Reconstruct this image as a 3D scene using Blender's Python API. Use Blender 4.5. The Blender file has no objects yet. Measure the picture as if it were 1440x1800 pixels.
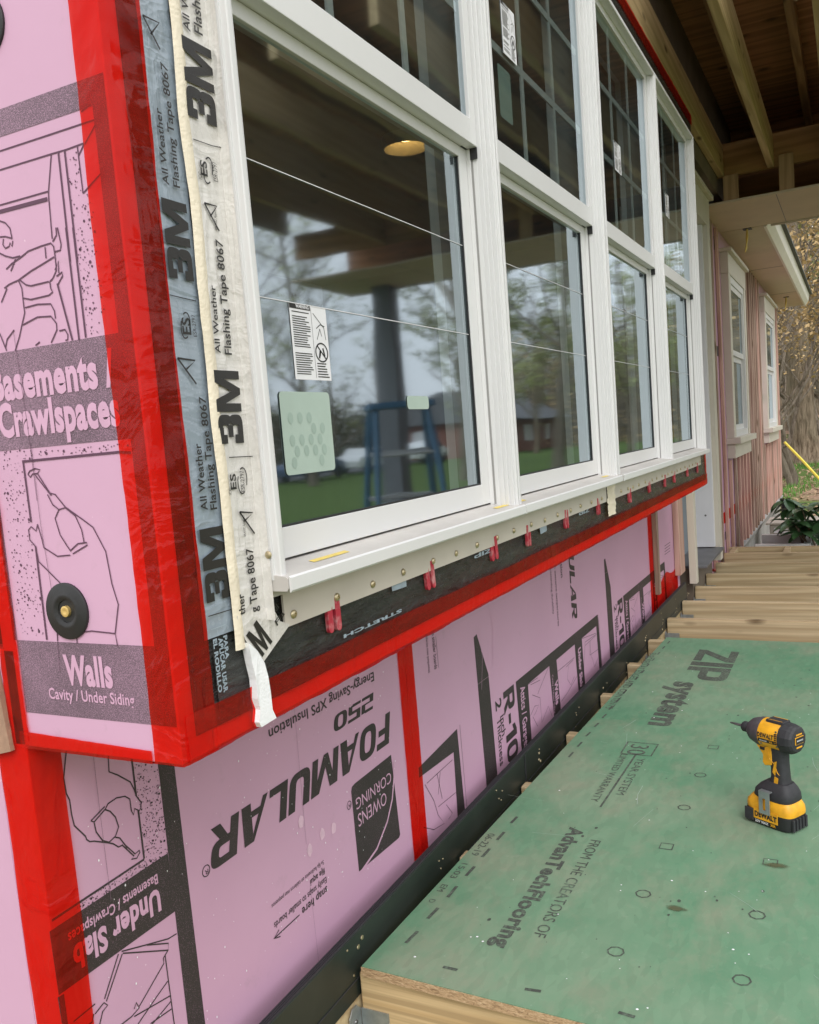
import bpy, bmesh, math, random
from mathutils import Vector, Matrix, noise
random.seed(7)
SC = bpy.context.scene
COL = SC.collection
# ------------------------------------------------------------------ camera
cam = bpy.data.cameras.new('camera'); camo = bpy.data.objects.new('camera', cam); COL.objects.link(camo); SC.camera = camo
Rr, Ru, Rf = [[0.448331, -0.890286, -0.079938], [0.134406, -0.021269, 0.990698], [0.883705, 0.454904, -0.110124]]
camo.matrix_world = Matrix(((Rr[0], Ru[0], -Rf[0], 0), (Rr[1], Ru[1], -Rf[1], 0), (Rr[2], Ru[2], -Rf[2], 0), (0, 0, 0, 1)))
cam.sensor_fit = 'VERTICAL'; cam.sensor_height = 36.0
cam.lens = 1540.0 / 1800.0 * 36.0
cam.shift_y = 45.0 / 1800.0
cam.clip_start = 0.05; cam.clip_end = 800
# ------------------------------------------------------------------ sky, sun, exposure
W = bpy.data.worlds.new('World'); SC.world = W; W.use_nodes = True
wn = W.node_tree; wn.nodes.clear()
sky = wn.nodes.new('ShaderNodeTexSky'); sky.sky_type = 'NISHITA'; sky.sun_disc = False
sky.sun_elevation = math.radians(46.6); sky.sun_rotation = math.radians(237); sky.air_density = 1.0; sky.dust_density = 4.0; sky.ozone_density = 1.0
hs = wn.nodes.new('ShaderNodeHueSaturation'); hs.inputs['Saturation'].default_value = 0.22
bg = wn.nodes.new('ShaderNodeBackground'); bg.inputs['Strength'].default_value = 0.15
wo = wn.nodes.new('ShaderNodeOutputWorld')
# thin bright overcast: soft cloud over the sky
tcw = wn.nodes.new('ShaderNodeTexCoord'); cn = wn.nodes.new('ShaderNodeTexNoise'); cn.inputs['Scale'].default_value = 2.2; cn.inputs['Detail'].default_value = 4
cr_ = wn.nodes.new('ShaderNodeValToRGB'); cr_.color_ramp.elements[0].position = 0.3; cr_.color_ramp.elements[0].color = (0.70, 0.72, 0.76, 1); cr_.color_ramp.elements[1].position = 0.7; cr_.color_ramp.elements[1].color = (1, 0.99, 0.98, 1)
cm = wn.nodes.new('ShaderNodeMixRGB'); cm.blend_type = 'MULTIPLY'; cm.inputs[0].default_value = 1.0; cm.inputs[2].default_value = (8.4, 8.4, 8.5, 1)
mxw = wn.nodes.new('ShaderNodeMixRGB'); mxw.inputs[0].default_value = 0.78
wn.links.new(tcw.outputs['Generated'], cn.inputs['Vector']); wn.links.new(cn.outputs['Fac'], cr_.inputs[0]); wn.links.new(cr_.outputs[0], cm.inputs[1])
wn.links.new(sky.outputs[0], hs.inputs['Color']); wn.links.new(hs.outputs[0], mxw.inputs[1]); wn.links.new(cm.outputs[0], mxw.inputs[2]); wn.links.new(mxw.outputs[0], bg.inputs['Color']); wn.links.new(bg.outputs[0], wo.inputs[0])
sl = bpy.data.lights.new('sun', 'SUN'); sl.energy = 0.9; sl.angle = math.radians(30); sl.color = (1.0, 0.985, 0.965)
so = bpy.data.objects.new('sun', sl); COL.objects.link(so)
sd = Vector((-0.62, -0.40, 0.78)).normalized(); so.rotation_euler = sd.to_track_quat('Z', 'Y').to_euler()
SC.view_settings.view_transform = 'Standard'; SC.view_settings.look = 'None'; SC.view_settings.gamma = 1.0
SC.view_settings.exposure = 0.55
SC.cycles.max_bounces = 8; SC.cycles.transparent_max_bounces = 16; SC.cycles.glossy_bounces = 4; SC.cycles.use_denoising = True
SC.cycles.caustics_reflective = False; SC.cycles.caustics_refractive = False
# ------------------------------------------------------------------ materials
MATS = {}
def nodes(name):
    m = bpy.data.materials.new(name); m.use_nodes = True; MATS[name] = m
    nt = m.node_tree; nt.nodes.clear()
    out = nt.nodes.new('ShaderNodeOutputMaterial')
    return m, nt, out
class N:
    def __init__(s, name):
        s.m, s.t, s.out = nodes(name); s.co = None
    def n(s, typ, **kw):
        x = s.t.nodes.new('ShaderNode' + typ)
        for k, v in kw.items():
            if k.startswith('i_'): x.inputs[k[2:].replace('_', ' ')].default_value = v
            else: setattr(x, k, v)
        return x
    def l(s, a, b): s.t.links.new(a, b)
    def coord(s, scale=(1, 1, 1), rnd=True):
        tc = s.n('TexCoord'); mp = s.n('Mapping'); mp.inputs['Scale'].default_value = scale
        s.l(tc.outputs['Object'], mp.inputs['Vector'])
        if rnd:
            oi = s.n('ObjectInfo'); ml = s.n('Math', operation='MULTIPLY'); ml.inputs[1].default_value = 37.0
            s.l(oi.outputs['Random'], ml.inputs[0]); s.l(ml.outputs[0], mp.inputs['Location'])
        return mp.outputs[0]
    def noise(s, co, sc, det=4.0, rough=0.55, dist=0.0):
        x = s.n('TexNoise'); x.inputs['Scale'].default_value = sc; x.inputs['Detail'].default_value = det; x.inputs['Roughness'].default_value = rough; x.inputs['Distortion'].default_value = dist
        s.l(co, x.inputs['Vector']); return x.outputs['Fac']
    def ramp(s, fac, *stops):
        r = s.n('ValToRGB'); e = r.color_ramp.elements
        while len(e) < len(stops): e.new(0.5)
        for q, (p, c) in zip(e, stops):
            q.position = p; q.color = (c, c, c, 1) if not isinstance(c, tuple) else (*c, 1)
        s.l(fac, r.inputs[0]); return r.outputs[0]
    def mix(s, fac, a, b, typ='MIX'):
        x = s.n('MixRGB', blend_type=typ)
        for i, v in ((0, fac), (1, a), (2, b)):
            if isinstance(v, (int, float)): x.inputs[i].default_value = v
            elif isinstance(v, tuple): x.inputs[i].default_value = (*v, 1)
            else: s.l(v, x.inputs[i])
        return x.outputs[0]
    def bsdf(s, col, rough=0.6, bump=None, bstr=0.2, bdist=0.01, metal=0.0, spec=0.5, coat=0.0, trans=None):
        b = s.n('BsdfPrincipled')
        for k, v in (('Base Color', col), ('Roughness', rough)):
            if isinstance(v, tuple): b.inputs[k].default_value = (*v, 1)
            elif isinstance(v, (int, float)): b.inputs[k].default_value = v
            else: s.l(v, b.inputs[k])
        b.inputs['Metallic'].default_value = metal; b.inputs['Specular IOR Level'].default_value = spec; b.inputs['Coat Weight'].default_value = coat
        if bump is not None:
            bp = s.n('Bump'); bp.inputs['Strength'].default_value = bstr; bp.inputs['Distance'].default_value = bdist
            s.l(bump, bp.inputs['Height']); s.l(bp.outputs[0], b.inputs['Normal'])
        return b
    def done(s, sh): s.l(sh.outputs[0], s.out.inputs['Surface']); return s.m
def simple(name, col, rough=0.6, var=0.12, sc=12.0, bump=0.05, metal=0.0, spec=0.5):
    k = N(name); co = k.coord()
    f = k.noise(co, sc); f2 = k.noise(co, sc * 9, 3)
    c = k.mix(k.ramp(f, (0.3, 0.0), (0.7, 1.0)), tuple(v * (1 - var) for v in col), tuple(min(1, v * (1 + var)) for v in col))
    return k.done(k.bsdf(c, rough, f2, bump, 0.003, metal, spec))
PINK = (0.615, 0.362, 0.505)
def foam_mat():
    k = N('xps_foam'); co = k.coord()
    f = k.noise(co, 3.0, 5); f2 = k.noise(co, 160, 2); f3 = k.noise(co, 26, 6, 0.7)
    c = k.mix(k.ramp(f, (0.3, 0.0), (0.75, 1.0)), (0.585, 0.345, 0.482), (0.635, 0.38, 0.527))
    c = k.mix(k.ramp(f3, (0.60, 0.0), (0.78, 0.5)), c, (0.48, 0.31, 0.39))
    c = k.mix(k.ramp(f2, (0.76, 0.0), (0.8, 0.6)), c, (0.85, 0.7, 0.78))
    return k.done(k.bsdf(c, 0.5, k.noise(co, 45, 3), 0.12, 0.002, spec=0.35))
foam_mat()
def ink_mat(name, dark, cut, hi):
    k = N(name); co = k.coord()
    f = k.noise(co, 1000, 2, 0.6); g = k.noise(co, 7, 4)
    m = k.n('Math', operation='ADD'); k.l(f, m.inputs[0]); h = k.ramp(g, (0.3, -0.0), (0.8, 0.16)); k.l(h, m.inputs[1])
    c = k.mix(k.ramp(m.outputs[0], (cut, 0.0), (cut + 0.14, hi)), dark, PINK)
    return k.done(k.bsdf(c, 0.55, f, 0.1, 0.001, spec=0.3))
ink_mat('worn_ink', (0.12, 0.082, 0.105), 0.52, 0.5)
ink_mat('line_ink', (0.11, 0.05, 0.085), 0.72, 0.3)
ink_mat('solid_ink', (0.045, 0.037, 0.036), 0.68, 0.5)
simple('pink_print', PINK, 0.5, 0.06, 30)
def tape_mat(name, tint, body, mixf, rough=0.18, bs=0.5, sc=26, var=0.04):
    k = N(name); co = k.coord(); st = k.coord((1.6, 1.6, 0.35)); st2 = k.coord((0.4, 1.6, 1.8))
    w = k.noise(st, sc, 3, 0.5, 2.2); w2 = k.noise(st2, sc * 0.8, 3, 0.5, 2.2); f = k.noise(co, 9, 3); fine = k.noise(co, 150, 2)
    rg = k.ramp(k.mix(0.5, w, w2), (0.40, 0.0), (0.5, 1.0), (0.60, 0.0))   # crease ridges
    hgt = k.mix(0.25, rg, f)
    tr = k.n('BsdfTransparent'); tr.inputs[0].default_value = (*tint, 1)
    c = k.mix(k.ramp(f, (0.3, 0.0), (0.75, 1.0)), body, tuple(v * 0.9 for v in body))
    b = k.bsdf(c, k.ramp(fine, (0.3, rough), (0.8, rough + 0.12)), hgt, bs, 0.004, spec=0.6, coat=0.25)
    mx = k.n('MixShader'); fr = k.ramp(w2, (0.35, mixf - var), (0.7, mixf + var)); k.l(fr, mx.inputs[0]); k.l(tr.outputs[0], mx.inputs[1]); k.l(b.outputs[0], mx.inputs[2])
    return k.done(mx)
tape_mat('red_tape', (1.0, 0.055, 0.038), (0.74, 0.045, 0.028), 0.22, 0.07, 0.7, 6)
tape_mat('red_tape_lit', (0.9, 0.14, 0.08), (0.66, 0.10, 0.06), 0.7, 0.22)  # paler copy of the red tape, light on its far end put into colour
tape_mat('blue_film', (0.62, 0.68, 0.74), (0.36, 0.43, 0.50), 0.82, 0.2, 0.35, 10)
tape_mat('cream_film', (0.8, 0.77, 0.72), (0.80, 0.775, 0.735), 0.86, 0.22, 0.35, 10)
simple('white_goo', (0.93, 0.94, 0.96), 0.35, 0.04, 40, 0.4)
simple('cream_goo', (0.78, 0.70, 0.55), 0.45, 0.08, 25, 0.4)
def membrane():
    k = N('black_membrane'); co = k.coord((1, 1, 4))
    w = k.noise(co, 16, 6, 0.7, 1.0); w2 = k.noise(co, 70, 3)
    c = k.mix(k.ramp(w, (0.35, 0.0), (0.8, 1.0)), (0.012, 0.014, 0.014), (0.05, 0.055, 0.05))
    return k.done(k.bsdf(c, k.ramp(w2, (0.3, 0.12), (0.8, 0.34)), w, 0.9, 0.010, spec=0.55))
membrane()
def ledger_wrap():
    k = N('ledger_wrap'); co = k.coord()
    w = k.noise(co, 5, 5); s = k.noise(k.coord((30, 3, 3)), 22, 3, 0.7); d = k.noise(co, 300, 2)
    c = k.mix(k.ramp(w, (0.3, 0.0), (0.75, 1.0)), (0.010, 0.016, 0.013), (0.028, 0.036, 0.030))
    c = k.mix(k.ramp(s, (0.62, 0.0), (0.8, 0.35)), c, (0.10, 0.11, 0.10))
    c = k.mix(k.ramp(d, (0.78, 0.0), (0.8, 0.6)), c, (0.4, 0.4, 0.38))
    return k.done(k.bsdf(c, 0.42, w, 0.2, 0.004, spec=0.4))
ledger_wrap()
simple('ink_black', (0.016, 0.015, 0.014), 0.45, 0.1, 50)
def deck_ink():
    k = N('ink_deck'); co = k.coord(); f = k.noise(co, 140, 4, 0.7); g = k.noise(co, 7, 4)
    m = k.n('Math', operation='ADD'); k.l(f, m.inputs[0]); k.l(k.ramp(g, (0.3, 0.0), (0.75, 0.22)), m.inputs[1])
    return k.done(k.bsdf(k.mix(k.ramp(m.outputs[0], (0.55, 0.0), (0.80, 0.6)), (0.06, 0.07, 0.058), (0.19, 0.28, 0.19)), 0.7))
deck_ink()
simple('ink_bluegrey', (0.30, 0.37, 0.43), 0.5, 0.15, 40)
simple('vinyl_white', (0.70, 0.70, 0.695), 0.38, 0.02, 3, 0.008)
simple('lamp_cone', (0.75, 0.72, 0.66), 0.5, 0.03, 20)
simple('gap_shade', (0.30, 0.295, 0.285), 0.6, 0.05, 3, 0.008)
simple('foam_dent', (0.74, 0.50, 0.62), 0.5, 0.1, 60)
simple('stile_strip_grey', (0.20, 0.21, 0.21), 0.4, 0.1, 30)
simple('vinyl_sill', (0.53, 0.505, 0.475), 0.42, 0.08, 9, 0.03)
simple('nail_flange', (0.60, 0.55, 0.485), 0.5, 0.06, 9, 0.05)
simple('screw_zinc', (0.55, 0.47, 0.30), 0.35, 0.15, 120, 0.1, 0.85)
simple('screw_brass', (0.78, 0.55, 0.20), 0.4, 0.15, 120, 0.1, 0.6)
simple('screw_dark', (0.18, 0.18, 0.18), 0.4, 0.15, 120, 0.1, 0.7)
simple('zinc', (0.42, 0.45, 0.47), 0.42, 0.18, 40, 0.1, 0.75)
def shim():
    k = N('red_shim'); co = k.coord(); f = k.noise(co, 70, 4, 0.6)
    c = k.mix(k.ramp(f, (0.48, 0.0), (0.72, 0.7)), (0.45, 0.022, 0.045), (0.66, 0.40, 0.40))
    return k.done(k.bsdf(c, 0.6, f, 0.2, 0.002))
shim()
simple('black_plastic', (0.018, 0.018, 0.019), 0.5, 0.2, 60, 0.1)
simple('black_rubber', (0.030, 0.030, 0.034), 0.62, 0.15, 90, 0.2)
simple('grey_rubber', (0.075, 0.068, 0.075), 0.55, 0.15, 90, 0.2)
simple('tool_yellow', (0.80, 0.39, 0.018), 0.42, 0.16, 45, 0.12)
simple('label_white', (0.78, 0.78, 0.80), 0.5, 0.03, 20)
simple('label_green', (0.40, 0.50, 0.44), 0.55, 0.05, 14)
simple('label_spot', (0.33, 0.43, 0.375), 0.55, 0.05, 14)
simple('yellow_tape', (0.72, 0.55, 0.12), 0.5, 0.12, 120)
simple('yellow_wire', (0.80, 0.62, 0.16), 0.5, 0.05, 30)
simple('yellow_strap', (0.85, 0.72, 0.10), 0.5, 0.06, 30)
simple('red_cord', (0.62, 0.05, 0.05), 0.5, 0.1, 40)
simple('beige_trim', (0.60, 0.56, 0.47), 0.55, 0.05, 4, 0.05)
simple('beige_soffit', (0.62, 0.53, 0.40), 0.7, 0.05, 5, 0.05)
simple('white_trim', (0.74, 0.74, 0.76), 0.5, 0.04, 5, 0.05)
simple('fascia_white', (0.82, 0.79, 0.70), 0.5, 0.04, 5, 0.05)
simple('sill_grey', (0.12, 0.12, 0.13), 0.45, 0.2, 9, 0.1)
simple('shingle', (0.10, 0.11, 0.10), 0.8, 0.3, 40, 0.3)
simple('concrete', (0.33, 0.33, 0.31), 0.85, 0.2, 6, 0.2)
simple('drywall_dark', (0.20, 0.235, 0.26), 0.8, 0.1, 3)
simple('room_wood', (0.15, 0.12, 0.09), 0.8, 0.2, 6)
simple('card_brown', (0.36, 0.22, 0.15), 0.8, 0.15, 90, 0.3)
simple('ac_beige', (0.55, 0.52, 0.45), 0.5, 0.05, 10)
simple('steel_white', (0.66, 0.68, 0.66), 0.4, 0.05, 10)
simple('ladder_blue', (0.035, 0.13, 0.24), 0.5, 0.1, 20)
simple('alu', (0.6, 0.61, 0.62), 0.4, 0.08, 30, 0.05, 0.6)
simple('post_backlit', (0.14, 0.15, 0.17), 0.7, 0.1, 6)  # back-lit shade of the porch post put into its dark colour
simple('car_white', (0.78, 0.79, 0.8), 0.3, 0.02, 5)
simple('car_blue', (0.08, 0.12, 0.2), 0.3, 0.02, 5)
simple('car_glass', (0.02, 0.025, 0.03), 0.12, 0.02, 5)
simple('tyre', (0.02, 0.02, 0.02), 0.8, 0.1, 20)
simple('brick_red', (0.26, 0.11, 0.08), 0.85, 0.3, 30, 0.3)
simple('roof_grey', (0.16, 0.16, 0.17), 0.85, 0.2, 20, 0.3)
simple('asphalt', (0.09, 0.09, 0.095), 0.9, 0.2, 8, 0.2)
def bark(name, a, b):
    k = N(name); co = k.coord((9, 9, 1.6)); f = k.noise(co, 1.6, 6, 0.7, 0.6); g = k.noise(k.coord(), 1.2, 3)
    c = k.mix(k.ramp(f, (0.36, 0.0), (0.62, 1.0)), a, b); c = k.mix(k.ramp(g, (0.4, 0.0), (0.7, 0.5)), c, (0.19, 0.18, 0.13))
    return k.done(k.bsdf(c, 0.95, f, 1.0, 0.05, spec=0.1))
bark('bark', (0.10, 0.07, 0.045), (0.34, 0.265, 0.19)); bark('bark_grey', (0.09, 0.07, 0.05), (0.30, 0.25, 0.20))
simple('leaf_yellow', (0.50, 0.35, 0.16), 0.7, 0.35, 3)
simple('leaf_lime', (0.30, 0.33, 0.10), 0.7, 0.35, 3)
simple('leaf_dark', (0.085, 0.075, 0.04), 0.8, 0.4, 2)
simple('leaf_dry', (0.40, 0.27, 0.17), 0.85, 0.4, 6)
simple('blade_green', (0.10, 0.24, 0.035), 0.7, 0.35, 4)
def rhodo():
    k = N('glossy_leaf'); co = k.coord(); f = k.noise(co, 14, 3)
    c = k.mix(f, (0.035, 0.105, 0.035), (0.085, 0.19, 0.07))
    return k.done(k.bsdf(c, 0.3, f, 0.2, 0.004, spec=0.6))
rhodo()
def wood(name, a, b, axis, knots=True, sc=1.0, rough=0.75, knotcol=(0.09, 0.05, 0.02), grain=0.0):
    k = N(name); s = [1, 1, 1]; s['xyz'.index(axis)] = 0.045
    co = k.coord(tuple(v * sc for v in s)); cr = k.coord()
    wv = k.n('TexWave', wave_type='BANDS', bands_direction='DIAGONAL'); wv.inputs['Scale'].default_value = 13; wv.inputs['Distortion'].default_value = 9; wv.inputs['Detail'].default_value = 3; wv.inputs['Detail Scale'].default_value = 1.3
    k.l(co, wv.inputs['Vector'])
    f = k.noise(co, 60, 4, 0.6); g = k.noise(cr, 2.2, 3)
    c = k.mix(k.ramp(wv.outputs['Fac'], (0.25, 0.0), (0.95, 1.0)), a, b)
    c = k.mix(k.ramp(f, (0.35, 0.0), (0.75, 0.5)), c, tuple(v * 0.72 for v in b))
    if grain:
        s3 = [26, 26, 26]; s3['xyz'.index(axis)] = 0.35; gl = k.noise(k.coord(tuple(s3)), 3.2, 2, 0.5)
        c = k.mix(k.ramp(gl, (0.42, 0.0), (0.58, grain)), c, tuple(v * 0.6 for v in b))
    c = k.mix(k.ramp(g, (0.35, 0.0), (0.8, 0.4)), c, tuple(v * 0.62 for v in a))
    if knots:
        s2 = [4.2, 9, 9]; s2['xyz'.index(axis)] = 3.0
        vo = k.n('TexVoronoi'); vo.inputs['Scale'].default_value = 1.0; vo.inputs['Randomness'].default_value = 1.0
        k.l(k.coord(tuple(s2)), vo.inputs['Vector'])
        c = k.mix(k.ramp(vo.outputs['Distance'], (0.05, 0.85), (0.16, 0.0)), c, knotcol)
    return k.done(k.bsdf(c, rough, f, 0.25, 0.003, spec=0.25))
wood('lumber_y', (0.68, 0.54, 0.34), (0.50, 0.37, 0.21), 'y', grain=0.4)
wood('lumber_face', (0.74, 0.54, 0.30), (0.62, 0.42, 0.21), 'y', False, grain=0.75)
wood('lumber_x', (0.64, 0.48, 0.27), (0.50, 0.36, 0.19), 'x')
wood('lumber_z', (0.52, 0.36, 0.21), (0.38, 0.25, 0.14), 'z')
wood('lumber_new', (0.62, 0.50, 0.30), (0.46, 0.34, 0.19), 'y', False)
wood('furring', (0.66, 0.44, 0.355), (0.48, 0.29, 0.225), 'z', True, 1.0, 0.85)
wood('furring_grey', (0.46, 0.35, 0.27), (0.28, 0.19, 0.135), 'z', True, 1.0, 0.85)
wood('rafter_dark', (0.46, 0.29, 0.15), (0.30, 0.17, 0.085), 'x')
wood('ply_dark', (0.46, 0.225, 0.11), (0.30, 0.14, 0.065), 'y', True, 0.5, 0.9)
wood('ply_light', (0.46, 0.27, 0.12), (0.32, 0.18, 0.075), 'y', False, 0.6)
def osb():
    k = N('osb_edge'); co = k.coord((1, 1, 3)); f = k.noise(co, 90, 4, 0.7, 1.0)
    return k.done(k.bsdf(k.ramp(f, (0.3, (0.25, 0.15, 0.08)), (0.5, (0.50, 0.33, 0.18)), (0.7, (0.66, 0.48, 0.30))), 0.85, f, 0.6, 0.004))
osb()
def deck():
    k = N('green_sheathing'); co = k.coord(rnd=False)
    f = k.noise(co, 1.7, 7, 0.68, 0.0); g = k.noise(k.coord((1.0, 1.5, 1), False), 3.2, 9, 0.74, 0.15); h = k.noise(co, 130, 3); q = k.noise(co, 38, 4, 0.6)
    c = k.mix(k.ramp(f, (0.34, 0.0), (0.66, 1.0)), (0.092, 0.262, 0.146), (0.205, 0.315, 0.205))
    c = k.mix(k.ramp(g, (0.48, 0.0), (0.74, 0.7)), c, (0.31, 0.295, 0.215))
    vo = k.n('TexVoronoi'); vo.inputs['Scale'].default_value = 1.0; k.l(k.coord((26, 75, 1), False), vo.inputs['Vector']); vs_ = k.n('SeparateColor'); k.l(vo.outputs['Color'], vs_.inputs[0])
    c = k.mix(k.ramp(vs_.outputs[0], (0.0, 0.0), (1.0, 0.30)), c, k.mix(1.0, c, (0.62, 0.66, 0.64), 'MULTIPLY'))
    c = k.mix(k.ramp(q, (0.62, 0.0), (0.8, 0.30)), c, (0.34, 0.40, 0.30))
    c = k.mix(k.ramp(h, (0.70, 0.0), (0.76, 0.30)), c, (0.36, 0.44, 0.36))
    wv = k.noise(k.coord((1.4, 14, 1), False), 9, 4, 0.7, 1.6)
    c = k.mix(k.ramp(wv, (0.70, 0.0), (0.76, 0.35)), c, (0.42, 0.48, 0.40))
    return k.done(k.bsdf(c, k.ramp(f, (0.3, 0.55), (0.7, 0.75)), q, 0.1, 0.002, spec=0.35))
deck()
def stain():
    k = N('brown_stain'); co = k.coord(); f = k.noise(co, 18, 4)
    tr = k.n('BsdfTransparent'); b = k.bsdf(k.mix(f, (0.085, 0.095, 0.045), (0.13, 0.14, 0.075)), 0.5)
    tc = k.n('TexCoord'); mp = k.n('Mapping'); mp.inputs['Location'].default_value = (-1.0, -1.0, 0); mp.inputs['Scale'].default_value = (2, 2, 0); k.l(tc.outputs['Generated'], mp.inputs['Vector'])
    ln = k.n('VectorMath', operation='LENGTH'); k.l(mp.outputs[0], ln.inputs[0]); ad = k.n('Math', operation='ADD'); k.l(ln.outputs['Value'], ad.inputs[0]); k.l(k.noise(co, 26, 5, 0.65), ad.inputs[1])
    mx = k.n('MixShader'); k.l(k.ramp(ad.outputs[0], (0.72, 0.8), (1.25, 0.0)), mx.inputs[0]); k.l(tr.outputs[0], mx.inputs[1]); k.l(b.outputs[0], mx.inputs[2])
    return k.done(mx)
stain()
def glass(name, tint, r0, film, rough):
    k = N(name); tr = k.n('BsdfTransparent'); tr.inputs[0].default_value = (*tint, 1)
    gl = k.n('BsdfGlossy'); gl.inputs['Roughness'].default_value = rough; gl.inputs['Color'].default_value = (0.80, 0.92, 1.0, 1)
    co = k.coord(); bp = k.n('Bump'); bp.inputs['Strength'].default_value = 0.035; bp.inputs['Distance'].default_value = 0.02; k.l(k.noise(co, 3.0, 2), bp.inputs['Height']); k.l(bp.outputs[0], gl.inputs['Normal'])
    lw = k.n('LayerWeight'); lw.inputs[0].default_value = 0.5
    pw = k.n('Math', operation='POWER'); pw.inputs[1].default_value = 4.0; k.l(lw.outputs['Facing'], pw.inputs[0])
    ma = k.n('Math', operation='MULTIPLY_ADD'); ma.inputs[1].default_value = 1 - r0; ma.inputs[2].default_value = r0; k.l(pw.outputs[0], ma.inputs[0])
    mx = k.n('MixShader'); k.l(ma.outputs[0], mx.inputs[0]); k.l(tr.outputs[0], mx.inputs[1]); k.l(gl.outputs[0], mx.inputs[2])
    # thin dusty protective film
    df = k.n('BsdfDiffuse'); df.inputs[0].default_value = (0.30, 0.38, 0.42, 1); m2 = k.n('MixShader')
    k.l(k.ramp(k.noise(co, 5, 4), (0.3, film * 0.6), (0.8, film * 1.5)), m2.inputs[0]); k.l(mx.outputs[0], m2.inputs[1]); k.l(df.outputs[0], m2.inputs[2])
    return k.done(m2)
glass('window_glass', (0.74, 0.83, 0.81), 0.38, 0.02, 0.04)
def lamp():
    k = N('lamp_glow'); e = k.n('Emission'); e.inputs[0].default_value = (1.0, 0.55, 0.16, 1); e.inputs[1].default_value = 14.0
    return k.done(e)
lamp()
def ground_mat():
    k = N('ground_soil'); co = k.coord(rnd=False)
    tc = k.n('TexCoord'); sp = k.n('SeparateXYZ'); k.l(tc.outputs['Object'], sp.inputs[0])
    f = k.noise(co, 0.25, 5, 0.6); g = k.noise(co, 9, 5, 0.7); h = k.noise(co, 40, 3)
    lawn = k.mix(k.noise(co, 2.5, 5, 0.7), k.mix(h, (0.045, 0.105, 0.02), (0.09, 0.17, 0.035)), (0.13, 0.165, 0.055))
    lit = k.mix(k.ramp(g, (0.3, 0.0), (0.7, 1.0)), (0.16, 0.095, 0.06), (0.42, 0.29, 0.20))
    lit = k.mix(k.ramp(h, (0.55, 0.0), (0.7, 0.6)), lit, (0.55, 0.40, 0.30))
    # leaf litter beyond the house (x large, y near zero), lawn on the street side
    mx = k.n('MapRange'); mx.inputs['From Min'].default_value = -5.0; mx.inputs['From Max'].default_value = -2.5; k.l(sp.outputs['Y'], mx.inputs['Value'])
    pat = k.ramp(f, (0.47, 0.0), (0.54, 1.0))
    a = k.mix(pat, lit, lawn)
    c = k.mix(mx.outputs[0], lawn, a)
    return k.done(k.bsdf(c, 0.95, h, 0.5, 0.02, spec=0.1))
ground_mat()
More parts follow.
